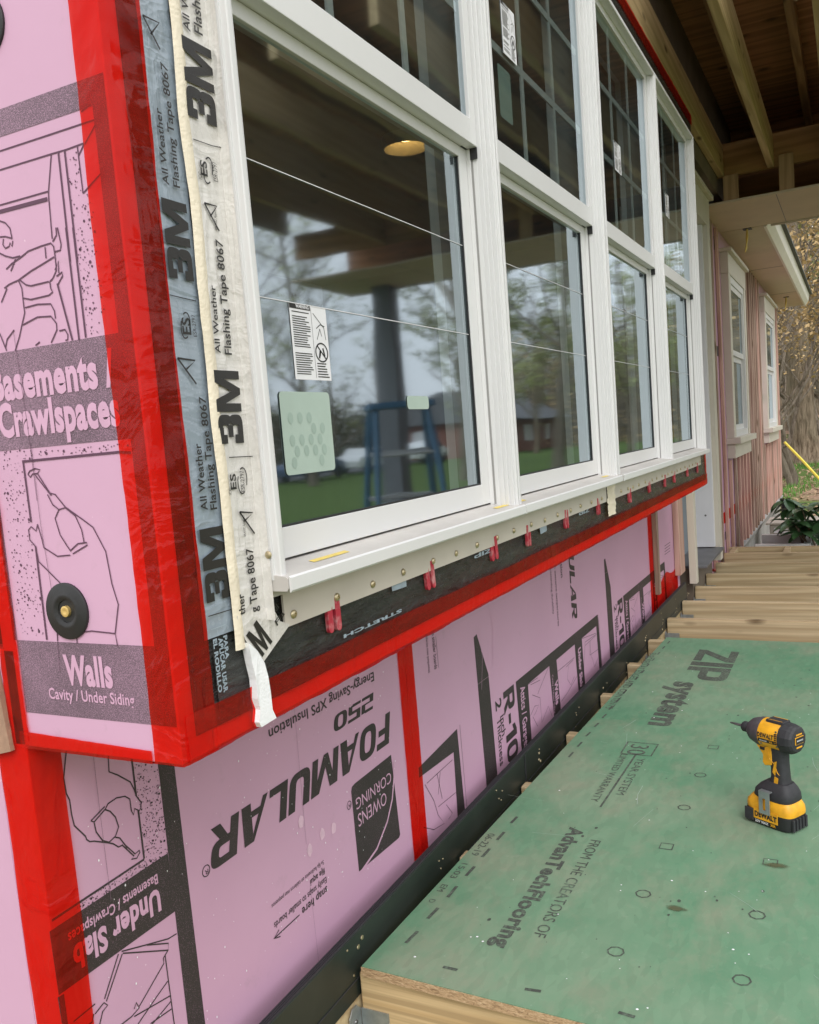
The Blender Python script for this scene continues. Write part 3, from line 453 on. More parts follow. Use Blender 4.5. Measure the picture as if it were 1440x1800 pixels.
# traced print (plane millimetres)
DATA={'S_lt': [('Basements /',(-833.0,78.6),(-652.7,78.6),(-833.0,114.1),0.042),('Crawlspaces',(-829.2,39.2),(-651.8,39.2),(-829.2,74.5),0.042),('Walls',(-776.3,-234.0),(-705.3,-234.0),(-776.3,-201.6),0.042),('Cavity / Under Siding',(-805.3,-252.9),(-677.9,-252.9),(-805.3,-240.6),0.02)],'S_ln': [(1.6,[(-775.5,327.7),(-706.2,327.8),(-657.2,328.0),(-641.5,327.9)]),(1.6,[(-779.1,309.7),(-701.4,309.6),(-683.0,309.3),(-658.3,310.2)]),(1.6,[(-703.4,309.6),(-713.6,274.8),(-714.2,267.5),(-716.2,229.9)]),(1.6,[(-667.5,309.1),(-667.2,264.9)]),(1.6,[(-667.2,264.9),(-641.5,278.0)]),(1.6,[(-658.5,309.4),(-667.0,300.6)]),(1.6,[(-785.6,275.8),(-714.1,275.8)]),(1.6,[(-657.2,309.1),(-641.1,323.1)]),(1.6,[(-788.6,260.6),(-780.5,257.2),(-774.6,250.5),(-773.6,240.7)]),(1.6,[(-791.6,244.8),(-783.1,243.8),(-772.9,240.1)]),(1.6,[(-786.3,242.0),(-788.1,236.5),(-785.3,232.2),(-779.3,233.1),(-777.2,236.6),(-775.1,232.4),(-772.7,237.7)]),(1.6,[(-657.3,339.0),(-644.0,342.9)]),(2.4,[(-693.6,308.9),(-695.2,204.2)]),(2.4,[(-684.9,309.3),(-685.5,202.6)]),(4,[(-786.9,269.4),(-716.1,268.8)]),(1.6,[(-787.9,211.3),(-778.3,215.6),(-763.2,219.9),(-752.5,223.8),(-732.7,225.7),(-718.9,226.2),(-715.5,222.4),(-715.1,213.0),(-715.5,199.0),(-722.3,191.6),(-726.8,189.5)]),(1.6,[(-727.5,223.9),(-728.1,212.8)]),(1.6,[(-794.3,192.8),(-786.5,195.5),(-771.6,197.7),(-752.0,203.8),(-730.2,208.9),(-716.6,212.3)]),(1.6,[(-769.5,197.3),(-761.4,191.3),(-754.7,189.3),(-728.1,189.7)]),(1.6,[(-771.7,197.2),(-768.2,188.9),(-768.6,175.5),(-768.6,163.8),(-775.1,152.0),(-780.8,141.0),(-790.0,127.3)]),(1.6,[(-768.0,178.8),(-757.1,175.8),(-730.5,176.3),(-724.6,178.7),(-726.6,182.8),(-726.8,189.5)]),(1.6,[(-767.0,168.9),(-748.4,169.7),(-729.3,167.5),(-725.2,159.8),(-725.1,152.2)]),(1.6,[(-774.4,151.9),(-750.7,157.1),(-731.4,155.4),(-724.6,147.4),(-725.1,140.8),(-735.4,129.1)]),(1.6,[(-721.9,139.4),(-713.6,139.8),(-710.5,134.2),(-711.3,129.5),(-714.8,129.0)]),(1.6,[(-810.3,148.6),(-802.9,128.8)]),(1.6,[(-787.4,148.7),(-800.0,140.4),(-803.6,132.8)]),(1.6,[(-717.5,199.3),(-711.3,207.7),(-712.7,195.8)]),(1.6,[(-716.6,193.1),(-707.9,196.0),(-707.9,192.2),(-715.9,185.0)]),(1.6,[(-709.0,239.8),(-709.6,232.5),(-716.0,227.1)]),(1.6,[(-707.1,239.5),(-704.7,222.4),(-706.9,217.2),(-714.4,217.1)]),(1.6,[(-794.7,228.9),(-786.8,224.7),(-775.9,221.0),(-764.4,221.0)]),(1.6,[(-781.2,208.3),(-771.9,219.4)]),(1.6,[(-801.4,179.1),(-790.1,192.2)]),(1.6,[(-758.6,129.0),(-751.7,132.0)]),(2.4,[(-695.4,237.4),(-695.7,126.7)]),(2.4,[(-685.8,235.7),(-686.1,128.3)]),(2.4,[(-716.5,186.0),(-704.9,127.8)]),(2.6,[(-799.5,12.0),(-799.1,-55.4)]),(2.6,[(-797.0,-81.8),(-798.0,-186.1)]),(2.6,[(-799.8,10.6),(-658.5,11.6),(-643.4,10.0)]),(1.5,[(-794.5,-3.3),(-791.2,-6.9),(-787.7,-3.7),(-779.8,-3.4),(-775.3,0.4),(-782.7,2.1),(-790.9,-0.1),(-794.5,-3.3)]),(1.5,[(-783.1,-5.3),(-763.0,-28.0)]),(1.5,[(-779.8,-3.4),(-764.5,-25.2),(-757.1,-26.9),(-744.4,-40.8),(-720.9,-55.0),(-707.7,-63.4),(-693.8,-88.9),(-690.4,-123.5),(-684.9,-144.8),(-694.3,-176.0)]),(1.5,[(-768.5,-26.4),(-762.8,-37.4),(-754.3,-43.2),(-744.6,-41.5),(-731.2,-50.7),(-724.5,-65.6),(-723.1,-79.0)]),(1.5,[(-754.3,-43.2),(-761.6,-52.4),(-757.1,-70.2),(-749.5,-81.3),(-744.1,-88.1)]),(1.5,[(-745.0,-87.5),(-732.5,-80.2),(-719.4,-79.1),(-718.9,-81.8),(-741.8,-90.9)]),(1.5,[(-789.7,-57.7),(-785.7,-73.7),(-784.5,-83.4),(-765.0,-93.3),(-745.8,-92.2)]),(1.5,[(-789.8,-58.4),(-793.0,-65.2),(-800.0,-60.2),(-804.6,-63.6),(-804.7,-74.7),(-797.0,-81.8),(-795.1,-98.6),(-764.5,-123.7)]),(1.5,[(-743.0,-176.0),(-727.8,-174.2),(-694.3,-176.0),(-692.8,-189.5)]),(1.5,[(-779.4,-170.0),(-781.4,-187.0)]),(1.5,[(-751.4,-180.4),(-751.8,-188.8)])],'S_seam': [(0.5,[(-788.1,148.8),(-784.8,48.8),(-785.1,-32.5)]),(0.5,[(-783.7,28.6),(-784.0,-58.6),(-779.8,-133.5)]),(0.5,[(-779.4,-170.0),(-783.5,-221.2)])],'F_bd': [[(859.7,-393.9),(889.9,-410.9),(893.1,-816.5),(859.2,-793.6)],[(858.7,-536.8),(657.7,-538.1),(658.7,-619.0),(861.6,-622.4)],[(656.9,-620.6),(666.1,-621.7),(666.2,-677.0),(658.4,-671.7)]],'F_ln': [(3,[(814.4,-369.0),(814.4,-436.1)]),(3,[(815.1,-456.3),(815.2,-524.0)]),(3,[(815.1,-524.7),(662.9,-527.2)]),(1.8,[(777.0,-358.4),(774.2,-387.7),(787.4,-397.0),(807.2,-414.2),(812.1,-426.4),(814.4,-436.1),(821.3,-447.9),(820.3,-454.8),(816.8,-457.8),(809.1,-451.5),(805.9,-459.0),(803.2,-452.0),(802.9,-435.8),(795.4,-429.0),(781.1,-425.3),(766.3,-426.9),(761.0,-431.8)]),(1.8,[(713.5,-338.2),(710.2,-349.0),(704.8,-368.3),(705.7,-388.7),(709.1,-398.1),(709.4,-417.2),(711.3,-431.5),(725.7,-451.7),(726.7,-456.3),(731.1,-461.1),(737.6,-463.5),(758.7,-475.3),(766.9,-480.6),(774.8,-488.6),(782.2,-489.2)]),(1.8,[(736.6,-436.6),(760.7,-428.1)]),(1.8,[(736.6,-436.6),(741.2,-440.0),(761.0,-431.8)]),(1.8,[(741.1,-440.7),(742.6,-453.9),(750.8,-468.8),(760.5,-475.5),(771.8,-472.8),(778.9,-463.1),(775.6,-448.7),(768.2,-437.7),(760.9,-432.4)]),(1.8,[(771.6,-474.1),(778.4,-478.0),(785.7,-490.8),(788.6,-496.5)]),(1.8,[(780.5,-488.3),(798.5,-512.2),(793.4,-514.2),(802.6,-517.1),(809.2,-512.2),(808.7,-509.0),(800.7,-510.3),(785.7,-490.8)]),(1.8,[(759.0,-622.4),(799.9,-637.4),(841.3,-652.2),(857.5,-654.0)]),(1.8,[(760.6,-625.9),(838.8,-667.5),(840.3,-658.2),(802.0,-638.7)]),(1.8,[(753.4,-622.6),(723.3,-664.9)]),(1.8,[(759.5,-626.1),(725.6,-669.8)]),(1.8,[(837.6,-667.6),(828.0,-673.0),(828.0,-680.4),(776.7,-709.9)]),(1.8,[(831.9,-671.7),(834.1,-792.4)]),(1.8,[(831.1,-708.2),(808.9,-716.2),(771.1,-731.2),(756.7,-735.7)]),(1.8,[(832.6,-730.5),(766.4,-717.4)]),(1.8,[(832.5,-738.8),(786.9,-749.1)]),(1.8,[(832.0,-749.7),(792.3,-744.6)]),(1.8,[(708.2,-661.9),(674.1,-662.8)]),(1.8,[(706.3,-674.1),(721.6,-668.9),(726.8,-675.7),(718.0,-678.5),(712.0,-689.8),(706.4,-699.6)]),(1.8,[(767.9,-707.7),(772.3,-701.7),(776.5,-711.6),(762.3,-714.7),(733.8,-713.1)]),(1.8,[(704.4,-672.9),(701.1,-680.8),(685.2,-680.1)]),(2.2,[(1142.0,-781.5),(1069.4,-781.8)]),(2.2,[(1083.1,-775.3),(1067.6,-781.8),(1085.0,-787.9)])],'F_lt': [('Under Slab',(834.9,-575.5),(685.4,-575.5),(834.9,-607.0),0.042),('Basements / Crawlspaces',(834.6,-554.6),(681.6,-554.6),(834.6,-568.1),0.02),('CORNING',(1492.1,-663.9),(1350.6,-663.9),(1492.1,-685.6),0),('OWENS',(1466.1,-695.5),(1352.7,-695.5),(1466.1,-720.4),0)],'F_tx': [('FOAMULAR',(1511.2,-543.4),(950.6,-543.4),(1495.8,-605.2),0.042),('250',(1451.6,-485.8),(1304.8,-485.8),(1443.9,-516.7),0.035),('Energy-Saving XPS Insulation',(1458.8,-446.4),(1107.9,-446.4),(1458.8,-464.2),0.015),('snap here',(1230.2,-774.5),(1150.0,-774.5),(1230.2,-789.0),0.02),('Easily snaps to smaller boards',(1231.0,-757.6),(1071.9,-757.6),(1231.0,-768.9),0.01),('fije aqui',(1228.6,-739.8),(1181.6,-739.8),(1228.6,-751.0),0.02),('Se fija facilmente en tableros mas pequenos',(1227.7,-725.1),(1070.6,-725.1),(1227.7,-732.8),0),('R',(934.3,-596.3),(926.5,-596.3),(934.3,-603.5),0),('R',(1331.6,-663.6),(1323.1,-663.6),(1331.6,-669.7),0)],'F_bd2': [[(1500.5,-631.6),(1510.3,-806.3),(1504.6,-810.5),(1493.3,-810.4),(1340.7,-803.0),(1338.5,-644.2),(1342.1,-636.4),(1353.2,-634.0)]],'F_sw': [(5,[(1508.5,-649.3),(1504.2,-681.3),(1488.7,-722.2),(1461.3,-757.3),(1412.5,-791.1),(1347.3,-806.3)])],'F_circ': [[(929.8,-597.7),8.0906],[(1327.2,-665.7),7.4924]],'F_seam': [(0.5,[(1183.4,-424.9),(1180.3,-673.2)]),(0.5,[(752.2,-356.4),(751.6,-418.6),(751.7,-549.0)]),(0.5,[(1179.5,-747.4),(1183.0,-901.1)])],'G_bd': [[(1964.1,-498.7),(1984.1,-495.0),(2042.0,-614.4),(2053.5,-878.1),(2054.8,-925.7),(1976.0,-919.1),(1977.3,-881.8)],[(2233.4,-689.9),(3113.0,-689.0),(3116.6,-726.6),(2235.4,-724.5)],[(2233.4,-689.9),(2330.1,-691.4),(2330.6,-943.3),(2247.1,-936.8)],[(2526.8,-693.6),(2601.9,-694.0),(2620.0,-932.0),(2549.1,-927.7)],[(2804.9,-690.6),(2893.1,-690.6),(2906.2,-941.0),(2824.8,-937.0)],[(3084.5,-689.8),(3114.6,-689.3),(3137.4,-929.6),(3099.8,-928.0)],[(1615.6,-703.3),(1825.9,-687.2),(1826.8,-735.5),(1614.7,-725.2)],[(1798.8,-690.5),(1825.9,-687.2),(1836.8,-916.4),(1791.7,-912.0)]],'G_tx': [('R-10',(2133.5,-691.2),(2133.5,-892.8),(2216.3,-691.2),0.04),('2',(2075.2,-697.2),(2075.2,-725.2),(2116.3,-697.2),0.02),('inch',(2104.1,-746.7),(2104.1,-803.4),(2133.5,-746.7),0.015),('Thickness',(2076.8,-747.5),(2076.8,-876.2),(2106.5,-747.5),0.015),('to smaller boards',(1731.0,-428.6),(1731.0,-517.1),(1746.6,-428.6),0.01),('tableros mas pequenos',(1699.5,-425.8),(1699.5,-516.4),(1710.3,-425.8),0),('ULAR',(2798.2,-415.3),(2798.2,-634.6),(2858.6,-430.4),0.042),('lation',(2703.1,-417.3),(2703.1,-479.9),(2727.0,-417.3),0.02),('in extreme temperatures',(2640.4,-427.6),(2640.4,-624.9),(2656.6,-427.6),0),('outstanding durability',(2595.6,-424.2),(2595.6,-576.8),(2611.3,-424.2),0)],'G_lt': [('Attics / Garages',(2264.5,-716.0),(2264.5,-897.2),(2302.7,-716.0),0.02),('Walls',(2570.5,-786.9),(2570.5,-863.0),(2602.7,-786.9),0.042),('Under Slab',(2842.4,-750.2),(2842.4,-885.1),(2876.0,-750.2),0.042),('Cavity / Under Siding',(2546.7,-760.0),(2546.7,-882.3),(2561.2,-760.0),0)],'G_ln': [(1.5,[(2519.9,-727.4),(2425.4,-768.8),(2407.0,-777.9)]),(1.5,[(2326.5,-725.5),(2416.6,-729.9)]),(1.5,[(2351.3,-732.7),(2436.2,-742.8)]),(1.5,[(2360.6,-765.7),(2425.9,-794.5),(2427.2,-871.9)]),(1.5,[(2334.0,-819.6),(2374.5,-803.9),(2411.3,-811.9),(2375.5,-825.9),(2353.3,-829.4),(2388.6,-869.9)]),(1.5,[(2433.2,-870.2),(2496.6,-842.3),(2524.5,-881.4)]),(1.5,[(2603.8,-763.7),(2795.8,-767.8)]),(1.5,[(2698.5,-774.0),(2780.9,-772.0)]),(1.5,[(2724.7,-777.2),(2703.4,-815.2),(2737.8,-845.2),(2782.8,-829.6)]),(1.5,[(2626.9,-867.5),(2694.0,-860.3),(2809.7,-837.2)]),(1.5,[(2898.7,-727.5),(3074.7,-750.2)]),(1.5,[(2932.0,-748.3),(3090.0,-756.0)]),(1.5,[(2932.0,-748.3),(2898.0,-836.7)]),(1.5,[(2981.4,-807.8),(3094.0,-814.7)]),(1.5,[(3009.8,-823.8),(3033.3,-865.1),(3087.6,-844.2)]),(1.2,[(3118.9,-700.5),(3139.7,-903.1)]),(1.3,[(1842.7,-682.7),(1847.7,-905.6)]),(1.3,[(1648.2,-751.0),(1788.1,-749.1)]),(1.3,[(1702.0,-750.7),(1718.1,-815.4)]),(1.3,[(1718.4,-752.2),(1698.9,-797.8)]),(1.3,[(1694.0,-824.8),(1791.0,-830.5)]),(1.3,[(1638.1,-749.3),(1676.1,-802.8),(1690.8,-842.8),(1718.6,-874.5),(1664.8,-865.1),(1616.8,-838.8)]),(1.3,[(1736.7,-838.0),(1765.8,-870.3),(1741.5,-874.7)]),(1.3,[(1749.9,-444.9),(1752.1,-518.0)])],'G_shift': (1282.2,-8.9),'G_shift2': (1285.0,-6.6),'H_bd': [[(4168.1,-601.4),(4251.9,-600.8),(4254.5,-778.6),(4182.4,-772.3)]],'H_ln': [(3,[(4420.2,-624.2),(4567.7,-624.9)]),(3,[(4416.8,-638.0),(4564.1,-639.1)]),(3,[(4413.3,-651.8),(4560.5,-653.3)]),(3,[(4409.9,-665.6),(4556.9,-667.5)])],'B1': [('3M',(747.3,182.9),(747.3,261.3),(709.7,182.9),0.035),('All Weather',(724.1,275.5),(724.1,349.8),(715.3,275.5),0.015),('Flashing Tape 8067',(740.3,276.0),(740.3,397.5),(730.6,276.0),0.015),('All Weather',(730.6,-56.2),(730.6,14.4),(720.1,-56.2),0.015),('Flashing Tape 8067',(746.1,-56.9),(746.1,63.2),(735.3,-56.9),0.015),('3M',(752.3,-154.0),(752.3,-75.4),(713.7,-154.0),0.035),('ESR-2797',(742.6,125.6),(742.6,148.2),(737.6,125.6),0.0),('ES',(733.9,127.0),(733.9,144.4),(721.1,127.0),0.02)],'B1l': [(1,[(707.1,165.0),(747.1,163.0)]),(1,[(713.5,-167.9),(753.3,-168.5)]),(2.2,[(711.8,434.5),(732.3,409.4)]),(2.2,[(711.8,434.5),(735.1,435.8),(720.5,419.8)]),(2.2,[(708.8,102.0),(733.8,76.3)]),(2.2,[(708.8,102.0),(735.6,100.7),(720.8,91.3)]),(1.6,[(724.9,147.4),(727.1,149.1),(729.3,149.5),(731.3,148.8),(732.8,146.8),(733.7,143.9),(734.0,140.2),(733.6,136.2),(732.5,132.1)]),(1.6,[(728.3,124.9),(726.0,123.3),(723.8,122.9),(721.9,123.7),(720.4,125.7),(719.5,128.6),(719.3,132.3),(719.7,136.2),(720.7,140.2)])],'B2': [('3M',(807.6478,353.3),(809.9783,433.7),(760.4478,353.3),0.035),('ESR-2797',(799.5319,294.1),(800.1232,314.5),(792.4319,294.1),0.0),('ES',(782.487,296.0),(782.942,311.7),(771.687,296.0),0.02),('ICC',(772.1391,290.9),(772.3594,298.5),(767.6391,290.9),0.0),('BRANZ Approved',(790.3304,242.3),(791.0812,268.2),(786.4304,242.3),0.0),('All Weather',(773.9841,109.6),(776.0739,181.7),(765.2841,109.6),0.015),('Flashing Tape 8067',(793.1609,108.8),(796.7319,232.0),(781.2609,108.8),0.015),('All W',(778.0928,441.1),(779.1681,478.2),(767.5928,441.1),0.015),('Flashin',(798.2855,444.3),(799.6478,491.3),(785.0855,444.3),0.015),('3M',(799.358,12.1),(801.6565,91.4),(756.758,12.1),0.035),('ESR-2797',(792.3812,-42.3),(793.0623,-18.8),(785.4812,-42.3),0.0),('ES',(777.5,-38.2),(777.9986,-21.0),(767.6,-38.2),0.02),('ICC',(767.8377,-43.8),(768.0551,-36.3),(763.9377,-43.8),0.0),('BRANZ Approved',(785.6435,-91.9),(786.3391,-67.9),(781.8435,-91.9),0.0),('g Tape 8067',(793.7043,-179.5),(795.8319,-106.1),(780.8043,-179.5),0.015),('ther',(770.5594,-177.6),(771.2435,-154.0),(759.8594,-177.6),0.015)],'B2l': [(1,[(765.0,330.4),(795.6,331.3),(813.5,333.7)]),(1,[(770.3,-2.8),(817.9,-3.9)]),(2.2,[(772.3,267.1),(793.1,241.5)]),(2.2,[(772.3,267.1),(793.2,267.6),(780.2,254.8)]),(2.2,[(778.7,-63.9),(801.9,-91.1)]),(2.2,[(778.7,-63.9),(802.3,-67.2),(785.4,-75.0)]),(1.6,[(782.3,314.1),(784.7,316.1),(787.1,317.0),(789.2,316.5),(790.9,314.8),(791.9,311.9),(792.3,308.3),(791.8,304.1),(790.7,299.8)]),(1.6,[(786.1,291.8),(783.7,289.8),(781.3,289.0),(779.2,289.5),(777.6,291.3),(776.5,294.1),(776.2,297.7),(776.7,301.8),(777.8,306.1)]),(1.6,[(787.3,-17.1),(789.9,-15.7),(792.4,-15.6),(794.6,-16.8),(796.3,-19.2),(797.4,-22.6),(797.8,-26.7),(797.3,-31.0),(796.2,-35.3)]),(1.6,[(791.3,-42.5),(788.8,-43.9),(786.3,-44.0),(784.1,-42.7),(782.4,-40.3),(781.3,-36.9),(781.0,-32.9),(781.4,-28.5),(782.6,-24.3)])],'B3': [('M',(793.2,-232.6),(814.8,-219.7),(767.5,-201.4),0.035),('All',(821.9,-190.8),(833.8,-183.4),(817.1,-184.6),0.015),('Fla',(826.8,-204.0),(844.2,-193.5),(823.2,-197.5),0.015)],'B3p': [[(755.6,-177.1),(788.2,-174.6),(823.4,-181.9),(834.7,-200.1),(854.2,-208.1),(795.5,-238.8),(791.7,-241.3),(766.6,-206.6)]],'B4p': [[(766.2,-209.2),(782.5,-222.9),(793.6,-239.7),(796.2,-255.8),(798.7,-275.0),(798.7,-296.3),(804.4,-308.1),(774.9,-309.4),(771.1,-302.8),(775.6,-289.0),(772.7,-275.5),(773.1,-253.5),(770.0,-232.0)]],'B5': [('PARA',(733.9,-194.0),(733.9,-220.0),(740.1,-194.0),0.042),('APLICAR USAR',(725.4,-194.6),(725.4,-254.8),(732.4,-194.6),0.042),('EL RODILLO',(716.7,-193.8),(716.7,-252.5),(722.9,-193.8),0.042)],'B5l': [(1,[(715.6,-182.8),(739.4,-182.5)])],'B6': [('ZIP',(1521.9,-213.0),(1439.3,-213.0),(1521.9,-220.7),0.05),('ZIP',(2213.1,-209.1),(2117.7,-209.1),(2213.1,-219.2),0.05),('STRETCH',(1147.4,-250.7),(977.3,-250.7),(1147.4,-255.4),0.04)],'B6p': [[(1121.9,-205.1),(1169.4,-208.5),(1169.2,-220.7),(1122.5,-219.4)],[(1809.9,-209.4),(1859.1,-210.2),(1859.7,-224.1),(1816.3,-225.8)]],'flange_bot': (860.5,-210.7),'screw': [0.8628,0.9635,1.0603,1.1552,1.2611,1.3531,1.4472,1.5481,1.6402,1.7469,1.8382,1.9315,2.0367,2.1224,2.2249,2.3302],'D_tx': [('ZIP',(3470.9,556.7),(3064.6,556.7),(3453.1,408.3),0.04),('system',(3024.1,566.7),(2561.1,566.7),(3013.2,476.2),0.042),('30',(2387.5,578.0),(2311.1,578.0),(2387.5,529.0),0),('YEAR SYSTEM',(2286.5,540.2),(2038.9,540.2),(2286.5,519.8),0.0),('LIMITED WARRANTY',(2305.8,589.1),(1983.0,589.1),(2305.8,570.7),0.0),('AdvanTechFlooring',(1834.8,592.7),(1339.9,592.7),(1834.8,558.7),0.042),('FROM THE CREATORS OF',(1786.9,534.0),(1393.1,534.0),(1786.9,511.2),0.0),('EXPOSED AT EDGES AND CONTENTS',(3391.1,730.1),(2683.1,730.1),(3391.1,705.9),0.0),('06-22-19',(1750.5,759.8),(1643.2,759.8),(1750.5,743.2),0.0),('15:03',(1603.5,763.0),(1538.6,763.0),(1603.5,749.1),0.0),('EM',(1509.4,766.2),(1482.0,766.2),(1509.4,752.5),0.0),('D',(1450.0,764.8),(1437.8,764.8),(1450.0,752.2),0.0)],'D_ln': [(5,[(2403.9,592.3),(2402.0,508.0),(2309.8,509.6),(2310.2,591.2),(2403.9,592.3)]),(5,[(2310.9,550.6),(1956.6,556.7)]),(7,[(1339.0,738.1),(1297.5,741.6)]),(7,[(1424.8,735.9),(1383.7,739.0)]),(7,[(1511.3,734.4),(1466.4,734.5)]),(7,[(1597.8,731.5),(1555.3,733.3)]),(7,[(1682.1,730.1),(1641.3,731.9)]),(7,[(1766.7,728.4),(1725.3,730.1)]),(7,[(1850.8,727.4),(1814.7,730.0)]),(6,[(2287.3,718.9),(2247.4,719.8)]),(6,[(2370.7,717.0),(2330.1,719.2)]),(6,[(2456.8,715.5),(2419.0,719.2)]),(6,[(2541.3,712.9),(2504.9,716.5)]),(6,[(2630.4,711.6),(2589.6,714.4)]),(6,[(2712.2,712.9),(2672.3,714.1)]),(6,[(2795.2,709.4),(2753.0,711.8)]),(6,[(2889.4,708.9),(2852.1,710.9)]),(6,[(2973.8,706.3),(2931.8,707.8)]),(6,[(3054.2,704.0),(3016.4,706.9)]),(6,[(3143.5,701.8),(3104.1,703.4)]),(6,[(3229.7,702.1),(3195.4,704.3)]),(6,[(3313.3,697.7),(3275.6,700.6)]),(6,[(3406.1,696.6),(3370.6,698.4)]),(6,[(3503.5,695.4),(3462.3,696.5)]),(6,[(3589.0,691.1),(3545.8,693.3)]),(7,[(1255.2,648.1),(1254.8,621.2)]),(7,[(1245.1,497.1),(1248.3,470.6)]),(7,[(1239.9,343.4),(1237.1,317.4)])],'D_hex': [(1395.0,384.9),(1384.2,179.6),(1597.6,380.6),(2007.7,372.6),(2212.1,366.6),(1588.0,175.3)],'D_sq': [(1803.9,375.1),(1796.1,169.4),(2417.3,363.1)],'D_st': [(1562.7,309.5),(1784.5,151.9)],'S_sp': [[(-683.3,307.6),(-667.7,307.8),(-667.2,264.9),(-656.1,269.9),(-657.5,128.5),(-685.3,129.2)],[(-834.5,23.8),(-801.0,9.3),(-798.7,-184.7),(-841.3,-184.6)],[(-834.4,24.5),(-643.7,19.4),(-643.2,11.2),(-800.4,12.7)]],'F_sp': [[(816.1,-382.6),(858.2,-399.7),(858.3,-537.0),(817.1,-524.9)],[(816.9,-526.3),(856.1,-537.5),(700.5,-538.4),(700.7,-526.1)]]}
def grid(fn, nu, nv):
    m = MB(); m.v = [fn(i / nu, j / nv) for j in range(nv + 1) for i in range(nu + 1)]
    m.f = [(j * (nu + 1) + i, j * (nu + 1) + i + 1, (j + 1) * (nu + 1) + i + 1, (j + 1) * (nu + 1) + i) for j in range(nv) for i in range(nu)]
    return m
def nz(*p): return noise.noise(Vector(p))
FS, FF, FB, FD = plane('S'), plane('F'), plane('B'), plane('D')
# ================================================================== bay wall
def foam(name_label, x0, x1, y0, y1, z0, z1):
    t = thing('foam_board', name_label, 'insulation board', (x0, y0, z0), 'pink insulation boards')
    MB().box(x0, x1, y0, y1, z0, z1, 0.0015).build('board', 'xps_foam', t); return t
def printed(t, fn, name, mat, d, polys=(), lines=(), texts=(), shifts=((0, 0),), sp=(), seam=1.0):
    m = MB()
    for s in shifts:
        for i, p in enumerate(polys): put_poly(m, fn, p, d + i * 2e-5, s)
        for i, l in enumerate(lines): put_line(m, fn, l, d + i * 6e-6, s, seam)
        for x in texts: put_text(m, fn, x, d, s)
    for poly, n in sp: specks(m, fn, poly, n, d)
    return m.build(name, mat, t)
end = foam('tall pink board on the end of the bay with basement and wall panels printed upright', 0.66, 0.71, 0.622, 0.873, -0.313, 1.33)
R4 = lambda u0, u1, v0, v1: [(u0, v0), (u1, v0), (u1, v1), (u0, v1)]
printed(end, FS, 'printed_band', 'worn_ink', 0.0004, [R4(-873, -624, 341, 367), R4(-873, -624, 24, 127.5), R4(-847, -624, -272, -188), R4(-642, -624, 127.5, 341), R4(-642, -624, -188, 24), R4(-852, -846, -188, 24)])
printed(end, FS, 'line_drawing', 'line_ink', 0.0005, (), DATA['S_ln'], (), sp=[(DATA['S_sp'][0], 170), (DATA['S_sp'][1], 230), (DATA['S_sp'][2], 110)])
printed(end, FS, 'lettering', 'pink_print', 0.0011, (), (), DATA['S_lt'])
printed(end, FS, 'score_line', 'line_ink', 0.0013, (), DATA['S_seam'])
under = foam('narrow pink board edge closing the underside of the window bay', 0.711, 4.25, 0.621, 0.853, -0.312, -0.291)
bay = thing('bay_wall', 'window bay wall wrapped in black rubbery membrane around the white windows', 'wall', (0.684, 0.62, -0.29))
m = MB(); m.box(0.684, 4.245, 0.62, 0.66, -0.2895, -0.172); m.box(0.684, 0.809, 0.62, 0.66, -0.172, 1.195); m.box(4.098, 4.245, 0.62, 0.66, -0.172, 1.195); m.box(0.684, 4.245, 0.62, 0.66, 1.195, 1.33)
m.build('membrane', 'black_membrane', bay)
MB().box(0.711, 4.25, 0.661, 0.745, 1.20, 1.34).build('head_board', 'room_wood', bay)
def skin(x0, x1, z0, z1, seed, amp=0.0022, nu=90, nv=10, y=0.6188):
    return grid(lambda s, t: (x0 + (x1 - x0) * s, y - abs(nz(s * (x1 - x0) * 9 + seed, t * 2.2, seed)) * amp, z0 + (z1 - z0) * t), nu, nv)
skin(0.72, 4.24, -0.289, -0.205, 3.1, 0.004, 260, 10).build('membrane_wrinkle', 'black_membrane', bay)
m = MB()
for t in DATA['B5'] + DATA['B6']: put_text(m, FB, t, 0.0065)
for p in DATA['B6p']: put_poly(m, FB, p, 0.0064)
for l in DATA['B5l']: put_line(m, FB, l, 0.0064)
m.build('lettering', 'ink_bluegrey', bay)
MB().box(4.246, 4.252, 0.623, 0.853, -0.29, 1.33).build('end_sheathing', 'ply_light', bay)
# plastic cap washers on the end board
def washer(y, z, label):
    t = thing('cap_washer', label, 'washer', (0.66, y, z), 'black cap washers')
    MB().lathe([(-0.0005, 0.031), (0.0025, 0.031), (0.0035, 0.0295), (0.0032, 0.0215), (0.0046, 0.019), (0.0046, 0.0155), (0.0028, 0.013), (0.0028, 0.0125), (0.0015, 0.012)], (0.66, y, z), (-1, 0, 0), 40).build('disc', 'black_plastic', t, smooth=True)
    MB().lathe([(0.001, 0.0062), (0.0048, 0.006), (0.0054, 0.004), (0.0046, 0.002), (0.0046, 0.001)], (0.66, y, z), (-1, 0, 0), 18).build('screw_head', 'screw_brass', t, smooth=True)
washer(0.760, -0.153, 'round black plastic washer with brass screw above the word Walls')
washer(0.776, 0.449, 'round black plastic washer cut by the top left corner of the photo')
